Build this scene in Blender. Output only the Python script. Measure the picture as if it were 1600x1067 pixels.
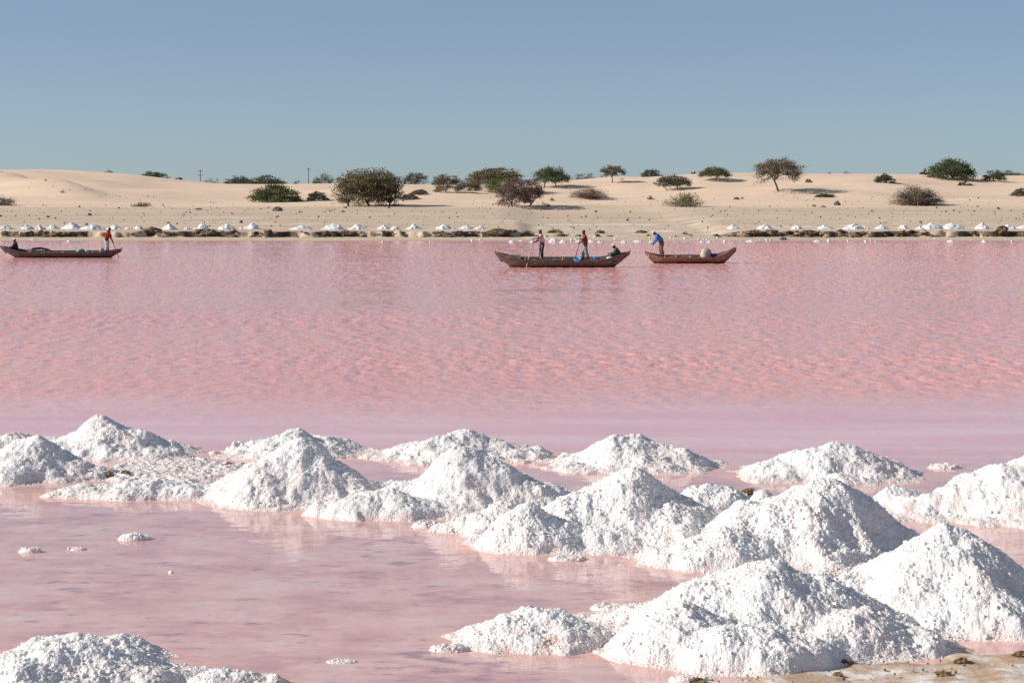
import bpy, math, random
import numpy as np
from mathutils import Vector, Matrix

for o in list(bpy.data.objects):
    bpy.data.objects.remove(o, do_unlink=True)
SC = bpy.context.scene
COL = SC.collection
R = math.radians

# ------------------------------------------------------------------ camera
F, CAMH, HOR = 3111.0, 4.0, 306.0          # focal length in photo pixels, eye height, horizon row
cam = bpy.data.cameras.new('camera')
cam.sensor_width = 36.0
cam.lens = 36.0 * F / 1600.0
cam.shift_y = -(533.5 - HOR) / 1600.0
cam.clip_start = 0.5
cam.clip_end = 12000
co = bpy.data.objects.new('camera', cam)
COL.objects.link(co)
co.location = (0, 0, CAMH)
co.rotation_euler = (R(90), 0, 0)
SC.camera = co

# ------------------------------------------------------------------ sky, sun, exposure
SUN_EL, SUN_AZ = R(28), R(-92)             # azimuth measured clockwise from +Y (view direction)
w = bpy.data.worlds.new('World')
SC.world = w
w.use_nodes = True
nt = w.node_tree
nt.nodes.clear()
sky = nt.nodes.new('ShaderNodeTexSky')
sky.sky_type = 'NISHITA'
sky.sun_disc = False
sky.sun_elevation = SUN_EL
sky.sun_rotation = SUN_AZ
sky.altitude = 0
sky.air_density = 0.58
sky.dust_density = 0.28
sky.ozone_density = 4.0
bg = nt.nodes.new('ShaderNodeBackground')
bg.inputs['Strength'].default_value = 0.079
wo = nt.nodes.new('ShaderNodeOutputWorld')
hz = nt.nodes.new('ShaderNodeMix')           # a thin even veil of dust over the whole sky
hz.data_type = 'RGBA'
hz.inputs[0].default_value = 0.28
hz.inputs[7].default_value = (4.9, 5.6, 5.8, 1)
nt.links.new(sky.outputs[0], hz.inputs[6])
nt.links.new(hz.outputs[2], bg.inputs[0])
nt.links.new(bg.outputs[0], wo.inputs[0])

sl = bpy.data.lights.new('sun', 'SUN')
sl.energy = 5.0
sl.angle = R(0.5)
sl.color = (1.0, 0.94, 0.85)
so = bpy.data.objects.new('sun', sl)
COL.objects.link(so)
sd = Vector((math.cos(SUN_EL) * math.sin(SUN_AZ), math.cos(SUN_EL) * math.cos(SUN_AZ), math.sin(SUN_EL)))
so.rotation_euler = (-sd).to_track_quat('-Z', 'Y').to_euler()
so.location = sd * 50

SC.view_settings.view_transform = 'Standard'
SC.view_settings.look = 'None'
SC.view_settings.gamma = 1.0
SC.view_settings.use_curve_mapping = False
SC.view_settings.exposure = 0.2
SC.cycles.use_denoising = False
SC.cycles.max_bounces = 6
SC.cycles.diffuse_bounces = 5
SC.cycles.glossy_bounces = 3
SC.cycles.caustics_reflective = False
SC.cycles.caustics_refractive = False

# ------------------------------------------------------------------ numpy noise
def _hash(ix, iy, seed):
    h = (ix.astype(np.int64) * 374761393 + iy.astype(np.int64) * 668265263 + seed * 144269504) & 0xffffffff
    h = ((h ^ (h >> 13)) * 1274126177) & 0xffffffff
    return (h ^ (h >> 16)) & 0xffffffff

def perlin(x, y, seed=0):
    ix, iy = np.floor(x), np.floor(y)
    fx, fy = x - ix, y - iy
    u = fx * fx * fx * (fx * (fx * 6 - 15) + 10)
    v = fy * fy * fy * (fy * (fy * 6 - 15) + 10)
    def g(dx, dy):
        a = _hash(ix + dx, iy + dy, seed) * (2 * np.pi / 4294967296.0)
        return np.cos(a) * (fx - dx) + np.sin(a) * (fy - dy)
    n0 = g(0, 0) * (1 - u) + g(1, 0) * u
    n1 = g(0, 1) * (1 - u) + g(1, 1) * u
    return (n0 * (1 - v) + n1 * v) * 1.5

def fbm(x, y, oct=4, seed=0, gain=0.5):
    s, a = 0, 1.0
    for k in range(oct):
        s = s + a * perlin(x * 2 ** k + 13.7 * k, y * 2 ** k - 7.1 * k, seed + k)
        a *= gain
    return s

def sstep(a, b, x):
    t = np.clip((x - a) / (b - a), 0, 1)
    return t * t * (3 - 2 * t)

# ------------------------------------------------------------------ mesh helpers
def mesh(name, V, Fc, smooth=False):
    """V (n,3) array, Fc a list of face-index arrays (all quads or all tris arrays) or list of tuples"""
    me = bpy.data.meshes.new(name)
    V = np.asarray(V, dtype=np.float32)
    if isinstance(Fc, np.ndarray):
        Fc = [Fc]
    if len(Fc) and isinstance(Fc[0], np.ndarray) and Fc[0].ndim == 2:
        nl = sum(f.size for f in Fc); nf = sum(len(f) for f in Fc)
        me.vertices.add(len(V)); me.vertices.foreach_set('co', V.ravel())
        me.loops.add(nl); me.polygons.add(nf)
        me.loops.foreach_set('vertex_index', np.concatenate([f.ravel() for f in Fc]).astype(np.int32))
        tot = np.concatenate([np.full(len(f), f.shape[1]) for f in Fc])
        st = np.concatenate([[0], np.cumsum(tot)[:-1]])
        me.polygons.foreach_set('loop_start', st.astype(np.int32))
        me.update(calc_edges=True)
        me.validate()
    else:
        me.from_pydata([tuple(v) for v in V], [], [tuple(int(i) for i in f) for f in Fc])
        me.update()
    if smooth:
        me.polygons.foreach_set('use_smooth', np.ones(len(me.polygons), dtype=bool))
    return me

def obj(name, me, mat=None, parent=None, loc=None, label=None, cat=None, group=None, kind=None):
    o = bpy.data.objects.new(name, me)
    COL.objects.link(o)
    if mat is not None and me is not None and not me.materials:
        me.materials.append(mat)
    if parent is not None:
        o.parent = parent
    if loc is not None:
        o.location = loc
    if label: o['label'] = label
    if cat: o['category'] = cat
    if group: o['group'] = group
    if kind: o['kind'] = kind
    return o

def grid_faces(nx, ny, base=0):
    i = np.arange(nx - 1)[None, :] + np.arange(ny - 1)[:, None] * nx
    i = i.ravel() + base
    return np.stack([i, i + 1, i + 1 + nx, i + nx], axis=1)

class MB:
    """collects tubes and boxes into one mesh"""
    def __init__(s): s.V = []; s.F = []; s.n = 0
    def add(s, V, Fs):
        s.V.append(np.asarray(V, float)); s.F += [tuple(i + s.n for i in f) for f in Fs]; s.n += len(V)
    def tube(s, P, rad, seg=6, cap=True):
        P = [np.asarray(p, float) for p in P]
        if not hasattr(rad, '__len__'): rad = [rad] * len(P)
        V, Fs = [], []
        for k, p in enumerate(P):
            t = P[min(k + 1, len(P) - 1)] - P[max(k - 1, 0)]
            t = t / (np.linalg.norm(t) + 1e-9)
            a = np.array([0, 0, 1.0]) if abs(t[2]) < 0.9 else np.array([1.0, 0, 0])
            u = np.cross(a, t); u /= np.linalg.norm(u); v = np.cross(t, u)
            for j in range(seg):
                an = 2 * math.pi * j / seg
                V.append(p + rad[k] * (math.cos(an) * u + math.sin(an) * v))
        for k in range(len(P) - 1):
            for j in range(seg):
                a, b = k * seg + j, k * seg + (j + 1) % seg
                Fs.append((a, b, b + seg, a + seg))
        if cap:
            Fs.append(tuple(range(seg - 1, -1, -1)))
            Fs.append(tuple((len(P) - 1) * seg + j for j in range(seg)))
        s.add(V, Fs)
    def box(s, c, size, rot=None):
        c = np.asarray(c, float); h = np.asarray(size, float) / 2
        V = np.array([(x, y, z) for x in (-1, 1) for y in (-1, 1) for z in (-1, 1)], float) * h
        if rot is not None: V = V @ np.array(rot.to_3x3()).T
        s.add(V + c, [(0, 1, 3, 2), (4, 6, 7, 5), (0, 4, 5, 1), (2, 3, 7, 6), (0, 2, 6, 4), (1, 5, 7, 3)])
    def lathe(s, prof, seg=12, c=(0, 0, 0), sx=1, sy=1):
        V, Fs = [], []
        for r, z in prof:
            for j in range(seg):
                a = 2 * math.pi * j / seg
                V.append((c[0] + r * math.cos(a) * sx, c[1] + r * math.sin(a) * sy, c[2] + z))
        for k in range(len(prof) - 1):
            for j in range(seg):
                a, b = k * seg + j, k * seg + (j + 1) % seg
                Fs.append((a, b, b + seg, a + seg))
        Fs.append(tuple(range(seg - 1, -1, -1)))
        Fs.append(tuple((len(prof) - 1) * seg + j for j in range(seg)))
        s.add(V, Fs)
    def mesh(s, name, smooth=False):
        return mesh(name, np.concatenate(s.V), s.F, smooth)

# ------------------------------------------------------------------ materials
def new_mat(name):
    m = bpy.data.materials.new(name)
    m.use_nodes = True
    n = m.node_tree.nodes
    return m, m.node_tree, n['Principled BSDF']

def N(t, typ, **kw):
    n = t.nodes.new(typ)
    for k, v in kw.items():
        if k in n.inputs: n.inputs[k].default_value = v
        else: setattr(n, k, v)
    return n

def ramp(t, fac, stops):
    r = t.nodes.new('ShaderNodeValToRGB')
    e = r.color_ramp.elements
    e[0].position, e[0].color = stops[0][0], (*stops[0][1], 1)
    e[1].position, e[1].color = stops[-1][0], (*stops[-1][1], 1)
    for p, c in stops[1:-1]:
        q = e.new(p); q.color = (*c, 1)
    t.links.new(fac, r.inputs[0])
    return r.outputs[0]

def vramp(t, fac, a, b, lo=0.0, hi=1.0):
    r = t.nodes.new('ShaderNodeMapRange')
    r.inputs[1].default_value = a; r.inputs[2].default_value = b
    r.inputs[3].default_value = lo; r.inputs[4].default_value = hi
    t.links.new(fac, r.inputs[0])
    return r.outputs[0]

def mix(t, fac, a, b, mode='MIX'):
    m = t.nodes.new('ShaderNodeMix')
    m.data_type = 'RGBA'; m.blend_type = mode
    for s, v in ((0, fac), (6, a), (7, b)):
        if isinstance(v, bpy.types.NodeSocket): t.links.new(v, m.inputs[s])
        elif s == 0: m.inputs[0].default_value = v
        else: m.inputs[s].default_value = (*v, 1)
    return m.outputs[2]

def math_(t, op, a, b=0.0):
    m = t.nodes.new('ShaderNodeMath'); m.operation = op
    for s, v in ((0, a), (1, b)):
        if isinstance(v, bpy.types.NodeSocket): t.links.new(v, m.inputs[s])
        else: m.inputs[s].default_value = v
    return m.outputs[0]

def coords(t, scale=(1, 1, 1), kind='Object'):
    tc = t.nodes.new('ShaderNodeTexCoord')
    mp = t.nodes.new('ShaderNodeMapping')
    mp.inputs['Scale'].default_value = scale
    t.links.new(tc.outputs[kind], mp.inputs[0])
    return mp.outputs[0]

def noise(t, vec, scale, detail=4, rough=0.55):
    n = t.nodes.new('ShaderNodeTexNoise')
    n.inputs['Scale'].default_value = scale
    n.inputs['Detail'].default_value = detail
    n.inputs['Roughness'].default_value = rough
    t.links.new(vec, n.inputs['Vector'])
    return n.outputs['Fac']

def attr(t, name, typ='GEOMETRY'):
    a = t.nodes.new('ShaderNodeAttribute')
    a.attribute_name = name; a.attribute_type = typ
    return a.outputs['Fac']

def geo(t, out):
    return t.nodes.new('ShaderNodeNewGeometry').outputs[out]

def bump(t, b, h, strength, dist):
    n = t.nodes.new('ShaderNodeBump')
    n.inputs['Strength'].default_value = strength
    n.inputs['Distance'].default_value = dist
    t.links.new(h, n.inputs['Height'])
    t.links.new(n.outputs[0], b.inputs['Normal'])
    return n

def mat_water():
    m, t, b = new_mat('pink_water')
    P = coords(t)
    big = noise(t, coords(t, (0.05, 0.025, 1)), 1.0, 3)
    body = ramp(t, big, [(0.3, (0.85, 0.36, 0.335)), (0.55, (0.89, 0.40, 0.34)), (0.75, (0.87, 0.375, 0.365))])
    lane = noise(t, coords(t, (0.10, 0.75, 1)), 1.0, 5, 0.6)
    body = mix(t, attr(t, 'near'), body, ramp(t, lane, [(0.38, (0.84, 0.43, 0.45)), (0.5, (0.86, 0.49, 0.50)), (0.62, (0.88, 0.57, 0.57))]))
    # shallow pool: mauve with submerged salt crust
    crust = noise(t, coords(t, (0.9, 1.2, 1)), 1.0, 9, 0.72)
    pool = ramp(t, crust, [(0.36, (0.54, 0.31, 0.33)), (0.5, (0.68, 0.42, 0.40)), (0.64, (0.71, 0.51, 0.49))])
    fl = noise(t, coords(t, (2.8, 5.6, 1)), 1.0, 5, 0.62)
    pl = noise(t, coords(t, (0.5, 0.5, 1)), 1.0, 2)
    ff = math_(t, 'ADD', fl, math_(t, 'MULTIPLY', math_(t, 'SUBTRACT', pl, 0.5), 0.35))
    pool = mix(t, vramp(t, ff, 0.33, 0.42, 0.85, 0.0), pool, (0.36, 0.235, 0.28))  # dark flecks: small shadows of the bottom bumps, painted into the colour
    pool = mix(t, vramp(t, fl, 0.56, 0.66, 0.0, 0.4), pool, (0.80, 0.63, 0.63))
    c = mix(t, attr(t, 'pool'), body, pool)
    c = mix(t, attr(t, 'shallow'), c, (0.84, 0.46, 0.36))
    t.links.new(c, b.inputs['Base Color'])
    b.inputs['IOR'].default_value = 1.18
    b.inputs['Roughness'].default_value = 0.06
    h1 = noise(t, coords(t, (2.8, 2.0, 1)), 1.0, 2, 0.5)
    h2 = noise(t, coords(t, (1.0, 2.4, 1)), 2.2, 2)
    hm = math_(t, 'MULTIPLY', h1, attr(t, 'ripple'))
    hs = math_(t, 'ADD', hm, math_(t, 'MULTIPLY', h2, 0.022))
    bump(t, b, hs, 1.0, 0.165)
    return m

def mat_salt(name, crystal=False):
    m, t, b = new_mat(name)
    P = coords(t)
    n1 = noise(t, P, 1.6, 5, 0.6)
    n2 = noise(t, P, 7.0, 4, 0.6)
    c = mix(t, vramp(t, n1, 0.45, 0.68), (0.89, 0.865, 0.85), (0.89, 0.765, 0.715))
    st = attr(t, 'stain', 'OBJECT')
    pk = math_(t, 'MULTIPLY', vramp(t, n2, 0.56, 0.70), st)
    c = mix(t, pk, c, (0.86, 0.44, 0.31))
    sep = t.nodes.new('ShaderNodeSeparateXYZ')
    t.links.new(geo(t, 'Position'), sep.inputs[0])
    zz = math_(t, 'ADD', sep.outputs[2], math_(t, 'MULTIPLY', math_(t, 'SUBTRACT', n2, 0.5), -0.22))
    c = mix(t, vramp(t, zz, 0.0, 0.11, 0.55, 0.0), c, (0.85, 0.57, 0.49))
    if crystal:
        rnd = geo(t, 'Random Per Island')
        c = mix(t, vramp(t, rnd, 0, 1, 0.2, 0.7), c, (0.88, 0.87, 0.86))
    t.links.new(c, b.inputs['Base Color'])
    b.inputs['Roughness'].default_value = 0.22 if crystal else 0.35
    b.inputs['IOR'].default_value = 1.54
    b.inputs['Subsurface Weight'].default_value = 0.0
    if not crystal:
        b.inputs['Subsurface Weight'].default_value = 0.25
        b.inputs['Subsurface Radius'].default_value = (1.0, 0.9, 0.85)
        b.inputs['Subsurface Scale'].default_value = 0.02
        vo = t.nodes.new('ShaderNodeTexVoronoi'); vo.inputs['Scale'].default_value = 52.0
        t.links.new(P, vo.inputs['Vector'])
        sp = t.nodes.new('ShaderNodeSeparateColor'); t.links.new(vo.outputs['Color'], sp.inputs[0])
        c = mix(t, vramp(t, sp.outputs[0], 0.0, 1.0, 0.0, 0.40), c, (0.74, 0.70, 0.695))
        c = mix(t, vramp(t, sp.outputs[1], 0.72, 0.92, 0.0, 0.9), c, (0.93, 0.925, 0.92))
        t.links.new(c, b.inputs['Base Color'])
        hh = math_(t, 'ADD', math_(t, 'MULTIPLY', vo.outputs['Distance'], -1.0), math_(t, 'MULTIPLY', sp.outputs[2], 1.2))
        bump(t, b, hh, 0.55, 0.012)
    else:
        b.inputs['Subsurface Weight'].default_value = 0.0
        b.inputs['Subsurface Radius'].default_value = (1.0, 0.95, 0.92)
        b.inputs['Subsurface Scale'].default_value = 0.02
    return m

def mat_farsalt():
    m, t, b = new_mat('white_salt_far')
    n1 = noise(t, coords(t), 3.0, 4)
    t.links.new(ramp(t, n1, [(0.35, (0.66, 0.66, 0.67)), (0.65, (0.78, 0.77, 0.76))]), b.inputs['Base Color'])
    b.inputs['Roughness'].default_value = 0.6
    bump(t, b, noise(t, coords(t), 9, 4), 0.8, 0.08)
    return m

def mat_beach():
    m, t, b = new_mat('beach_sand')
    st = noise(t, coords(t, (0.03, 0.22, 1)), 1.0, 6, 0.62)
    fine = noise(t, coords(t, (0.7, 1.2, 1)), 1.0, 6, 0.7)
    c = ramp(t, st, [(0.33, (0.50, 0.375, 0.265)), (0.5, (0.60, 0.455, 0.325)), (0.66, (0.66, 0.53, 0.40))])
    c = mix(t, vramp(t, fine, 0.35, 0.62, 0.42, 0.0), c, (0.35, 0.26, 0.19))
    c = mix(t, attr(t, 'dune'), c, ramp(t, noise(t, coords(t, (0.05, 0.12, 1)), 1.0, 5),
            [(0.35, (0.68, 0.50, 0.365)), (0.65, (0.76, 0.57, 0.42))]))
    patch = noise(t, coords(t, (0.035, 0.16, 1)), 1.7, 6, 0.65)
    pw = math_(t, 'MULTIPLY', vramp(t, patch, 0.54, 0.66), attr(t, 'saltpan'))
    c = mix(t, pw, c, (0.80, 0.77, 0.74))
    mudn = noise(t, coords(t, (0.9, 1.4, 2)), 1.6, 5, 0.65)
    mud = ramp(t, mudn, [(0.42, (0.035, 0.024, 0.02)), (0.56, (0.14, 0.09, 0.06)), (0.64, (0.36, 0.26, 0.18))])
    rag = noise(t, coords(t, (1.0, 1.0, 2.0)), 1.3, 4, 0.7)
    mf = math_(t, 'ADD', attr(t, 'mud'), math_(t, 'MULTIPLY', math_(t, 'SUBTRACT', rag, 0.5), 2.4))
    c = mix(t, math_(t, 'MULTIPLY', vramp(t, mf, 0.62, 0.74), vramp(t, attr(t, 'mud'), 0.02, 0.2)), c, mud)
    c = mix(t, attr(t, 'wet'), c, (0.40, 0.29, 0.235))
    t.links.new(c, b.inputs['Base Color'])
    b.inputs['Roughness'].default_value = 0.9
    bump(t, b, noise(t, coords(t), 2.5, 5, 0.65), 0.35, 0.08)
    return m

def mat_shore():
    m, t, b = new_mat('wet_shore_sand')
    n1 = noise(t, coords(t), 2.2, 6, 0.65)
    n2 = noise(t, coords(t), 14, 5, 0.7)
    c = ramp(t, n1, [(0.36, (0.40, 0.27, 0.18)), (0.47, (0.56, 0.40, 0.28)), (0.53, (0.66, 0.53, 0.43)), (0.60, (0.84, 0.79, 0.76))])
    c = mix(t, vramp(t, n2, 0.35, 0.6, 0.35, 0), c, (0.30, 0.20, 0.13))
    t.links.new(c, b.inputs['Base Color'])
    b.inputs['Roughness'].default_value = 0.65
    bump(t, b, n2, 0.5, 0.03)
    return m

def mat_noise(name, c1, c2, scale=4, rough=0.8, bmp=0.0, bscale=20, lo=0.38, hi=0.62, stretch=(1, 1, 1), spec=None, c3=None):
    m, t, b = new_mat(name)
    P = coords(t, stretch)
    n1 = noise(t, P, scale, 5, 0.6)
    stops = [(lo, c1), (hi, c2)]
    if c3: stops = [(lo, c1), ((lo + hi) / 2, c3), (hi, c2)]
    t.links.new(ramp(t, n1, stops), b.inputs['Base Color'])
    b.inputs['Roughness'].default_value = rough
    if spec is not None: b.inputs['Specular IOR Level'].default_value = spec
    if bmp: bump(t, b, noise(t, P, bscale, 3), bmp, 0.02)
    return m

def mat_leaf(name, c1, c2, trans=0.25):
    m, t, b = new_mat(name)
    rnd = geo(t, 'Random Per Island')
    cl = noise(t, coords(t), 1.1, 3)
    f = math_(t, 'ADD', math_(t, 'MULTIPLY', rnd, 0.6), math_(t, 'MULTIPLY', vramp(t, cl, 0.35, 0.65), 0.4))
    c = ramp(t, f, [(0.1, c1), (0.9, c2)])
    t.links.new(c, b.inputs['Base Color'])
    b.inputs['Roughness'].default_value = 0.7
    b.inputs['Specular IOR Level'].default_value = 0.2
    tr = t.nodes.new('ShaderNodeBsdfTranslucent')
    t.links.new(c, tr.inputs[0])
    mx = t.nodes.new('ShaderNodeMixShader'); mx.inputs[0].default_value = trans
    t.links.new(b.outputs[0], mx.inputs[1]); t.links.new(tr.outputs[0], mx.inputs[2])
    t.links.new(mx.outputs[0], t.nodes['Material Output'].inputs[0])
    return m

def mat_hull(name, base, dark, paint, amount):
    m, t, b = new_mat(name)
    gr = noise(t, coords(t, (0.8, 3, 9)), 2.0, 6, 0.65)
    c = ramp(t, gr, [(0.33, dark), (0.62, base)])
    pn = noise(t, coords(t, (0.9, 1, 2.2)), 1.5, 5, 0.6)
    c = mix(t, vramp(t, pn, 0.63 - amount * 0.2, 0.67 - amount * 0.2), c, paint)
    pw = noise(t, coords(t, (2.0, 1, 5.0)), 2.3, 4, 0.6)
    c = mix(t, vramp(t, pw, 0.60, 0.68, 0, 0.6), c, (0.50, 0.44, 0.40))
    sep = t.nodes.new('ShaderNodeSeparateXYZ')
    t.links.new(coords(t), sep.inputs[0])
    c = mix(t, vramp(t, math_(t, 'ADD', sep.outputs[2], math_(t, 'MULTIPLY', pn, -0.12)), 0.03, 0.13, 0.92, 0.0), c, (0.018, 0.013, 0.012))
    t.links.new(c, b.inputs['Base Color'])
    b.inputs['Roughness'].default_value = 0.75
    bump(t, b, gr, 0.4, 0.01)
    return m

M = dict(
    water=mat_water(), salt=mat_salt('white_salt'), crystal=mat_salt('salt_crystal', True), farsalt=mat_farsalt(),
    beach=mat_beach(), shore=mat_shore(),
    bark=mat_noise('bark', (0.06, 0.045, 0.035), (0.15, 0.11, 0.08), 3, 0.9),
    twig=mat_noise('dry_twig', (0.11, 0.08, 0.06), (0.25, 0.19, 0.14), 3, 0.9),
    leaf_olive=mat_leaf('leaf_olive', (0.10, 0.085, 0.048), (0.29, 0.25, 0.15)),
    leaf_brown=mat_leaf('leaf_brown', (0.09, 0.068, 0.045), (0.27, 0.205, 0.135)),
    leaf_purple=mat_leaf('leaf_purple', (0.105, 0.07, 0.06), (0.26, 0.17, 0.145)),
    leaf_green=mat_leaf('leaf_green', (0.045, 0.062, 0.022), (0.15, 0.17, 0.07)),
    leaf_dark=mat_leaf('leaf_dark', (0.05, 0.055, 0.042), (0.15, 0.145, 0.10)),
    leaf_bright=mat_leaf('leaf_bright', (0.07, 0.10, 0.012), (0.20, 0.235, 0.05)),
    leaf_grey=mat_leaf('leaf_grey', (0.10, 0.085, 0.06), (0.22, 0.185, 0.13)),
    mud=mat_noise('dark_mud', (0.05, 0.034, 0.025), (0.24, 0.16, 0.10), 3, 0.9, 0.6, 12),
    clod=mat_noise('brown_clod', (0.09, 0.05, 0.02), (0.34, 0.21, 0.10), 18, 0.9, 0.6, 60),
    rock=mat_noise('dark_rock', (0.05, 0.045, 0.045), (0.15, 0.13, 0.12), 2, 0.85, 0.5, 9),
    skin=mat_noise('dark_skin', (0.028, 0.015, 0.010), (0.045, 0.025, 0.017), 5, 0.5),
    hair=mat_noise('black_hair', (0.008, 0.007, 0.007), (0.02, 0.018, 0.017), 30, 0.8),
    eye=mat_noise('eye_white', (0.6, 0.58, 0.55), (0.7, 0.68, 0.65), 5, 0.3),
    red=mat_noise('red_cloth', (0.32, 0.012, 0.018), (0.45, 0.025, 0.03), 6, 0.85),
    maroon=mat_noise('maroon_cloth', (0.15, 0.012, 0.02), (0.26, 0.02, 0.032), 6, 0.85),
    pink=mat_noise('pink_cloth', (0.55, 0.36, 0.47), (0.68, 0.47, 0.58), 6, 0.85),
    blue=mat_noise('blue_cloth', (0.035, 0.12, 0.36), (0.06, 0.19, 0.50), 6, 0.85),
    green=mat_noise('green_cloth', (0.02, 0.05, 0.028), (0.06, 0.13, 0.075), 9, 0.85),
    navy=mat_noise('navy_cloth', (0.012, 0.010, 0.03), (0.03, 0.025, 0.06), 6, 0.85),
    black=mat_noise('black_cloth', (0.012, 0.012, 0.016), (0.03, 0.03, 0.036), 6, 0.85),
    grey=mat_noise('grey_denim', (0.17, 0.17, 0.20), (0.32, 0.32, 0.36), 7, 0.9),
    lilac=mat_noise('lilac_cloth', (0.38, 0.35, 0.42), (0.52, 0.48, 0.56), 7, 0.9),
    brown=mat_noise('brown_cloth', (0.14, 0.085, 0.045), (0.24, 0.15, 0.085), 7, 0.9),
    whitecloth=mat_noise('white_cloth', (0.62, 0.60, 0.55), (0.76, 0.74, 0.70), 7, 0.9),
    pinkcap=mat_noise('pink_cap_cloth', (0.62, 0.45, 0.42), (0.74, 0.60, 0.56), 7, 0.9),
    pole=mat_noise('pole_wood', (0.20, 0.13, 0.09), (0.40, 0.29, 0.21), 3, 0.7, stretch=(1, 1, .3)),
    palepole=mat_noise('pale_pole_wood', (0.40, 0.34, 0.29), (0.58, 0.50, 0.44), 3, 0.7),
    hull_mid=mat_hull('hull_patched', (0.17, 0.13, 0.105), (0.035, 0.027, 0.024), (0.42, 0.085, 0.04), 0.16),
    hull_right=mat_hull('hull_rust', (0.28, 0.155, 0.105), (0.09, 0.05, 0.038), (0.13, 0.035, 0.025), 0.15),
    hull_left=mat_hull('hull_grey_brown', (0.11, 0.082, 0.075), (0.035, 0.026, 0.025), (0.12, 0.05, 0.04), 0.0),
    inner=mat_noise('inner_wood', (0.13, 0.12, 0.12), (0.27, 0.25, 0.24), 4, 0.85, stretch=(1, 3, 3)),
    palewood=mat_noise('pale_wood', (0.42, 0.36, 0.31), (0.58, 0.52, 0.46), 4, 0.8),
    metal=mat_noise('dull_metal', (0.22, 0.23, 0.24), (0.40, 0.42, 0.43), 4, 0.5),
    sky_plastic=mat_noise('light_blue_plastic', (0.10, 0.36, 0.60), (0.16, 0.44, 0.68), 3, 0.35),
    blue_plastic=mat_noise('deep_blue_plastic', (0.01, 0.03, 0.38), (0.02, 0.06, 0.48), 3, 0.35),
    beige_sack=mat_noise('beige_sack', (0.34, 0.30, 0.25), (0.50, 0.45, 0.38), 7, 0.9, 0.4, 40),
    white_sack=mat_noise('white_sack', (0.62, 0.60, 0.60), (0.78, 0.76, 0.76), 7, 0.8),
    green_sack=mat_noise('green_sack', (0.05, 0.22, 0.05), (0.25, 0.42, 0.25), 9, 0.8),
    steel=mat_noise('grey_pole', (0.14, 0.14, 0.15), (0.22, 0.22, 0.23), 2, 0.7),
)

# ------------------------------------------------------------------ placing: photo column/row -> place on the lake plane or at a distance
def depth_of(row, z=0.0):
    return F * (CAMH - z) / (row - HOR)
def X(px, d): return (px - 800.0) * d / F
def Z(row, d): return CAMH - (row - HOR) * d / F

# ================================================================== salt mounds (shapes first: the water needs their footprint)
class Comp:
    def __init__(s, pl, pr, rb, ax, ay, p=1.35, asp=0.8):
        d = depth_of(rb); hw = (pr - pl) / 2.0
        s.dc = d / (1 - asp * hw / F)
        s.cx, s.cy = X((pl + pr) / 2, s.dc), s.dc
        s.rx = hw * s.dc / F; s.ry = s.rx * asp
        s.H = Z(ay, s.dc); s.p = p if p < 1 else 0.25 + 0.75 * p
        s.ax = X(ax, s.dc); s.ay = s.cy
    def r(s, x, y):
        # distance from the apex as a share of the distance to the foot line in that direction
        ux, uy = (x - s.ax) / s.rx, (y - s.ay) / s.ry
        ox, oy = (s.ax - s.cx) / s.rx, (s.ay - s.cy) / s.ry
        L = np.sqrt(ux * ux + uy * uy) + 1e-6
        dx, dy = ux / L, uy / L
        bq = ox * dx + oy * dy
        tb = -bq + np.sqrt(np.maximum(bq * bq + 1 - ox * ox - oy * oy, 1e-4))
        return L / tb
    def h(s, x, y, seed):
        r = s.r(x, y)
        r = r * (1 + 0.20 * fbm(x * 1.3 + seed, y * 1.3, 3, seed) * sstep(0.05, 0.5, r))
        rr = np.sqrt(r * r + 0.0064) - 0.08
        return np.where(rr < 1, s.H * np.maximum(1 - rr, 0) ** s.p + 0.05 * sstep(1.0, 0.8, rr), -0.25 * (rr - 1))

def mound_height(comps, x, y, seed):
    hs = np.stack([c.h(x, y, seed + 5 * i) for i, c in enumerate(comps)])
    r0 = comps[0].r(x, y) * (1 + 0.22 * fbm(x * 1.6 + seed, y * 1.6, 3, seed + 3))
    sk = 1.20 if comps[0].dc < 26.5 else 1.06
    hs = np.concatenate([hs, np.where(r0 < sk, 0.20 * np.minimum(sk - r0, .22), -.5 * (r0 - sk))[None]])   # thin wet skirt
    k = 15.0
    mx = hs.max(axis=0)
    h = mx + np.log(np.exp(k * (hs - mx)).sum(axis=0)) / k * 0.6
    h = np.where(h > 0, h * comps[0].H / (comps[0].H + 0.085), h)
    am = sstep(-0.05, 0.14, h)
    b1 = np.abs(perlin(x * 3.0, y * 3.0, seed + 31)); b2 = np.abs(perlin(x * 7.5, y * 7.5, seed + 37))
    h = h + am * (0.070 * fbm(x * 1.7, y * 1.7, 3, seed + 11) + 0.022 * (b1 - 0.25) + 0.022 * (b2 - 0.25)
                  + 0.010 * perlin(x * 15, y * 15, seed + 41) + 0.011 * perlin(x * 34, y * 34, seed + 43))
    return h

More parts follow.
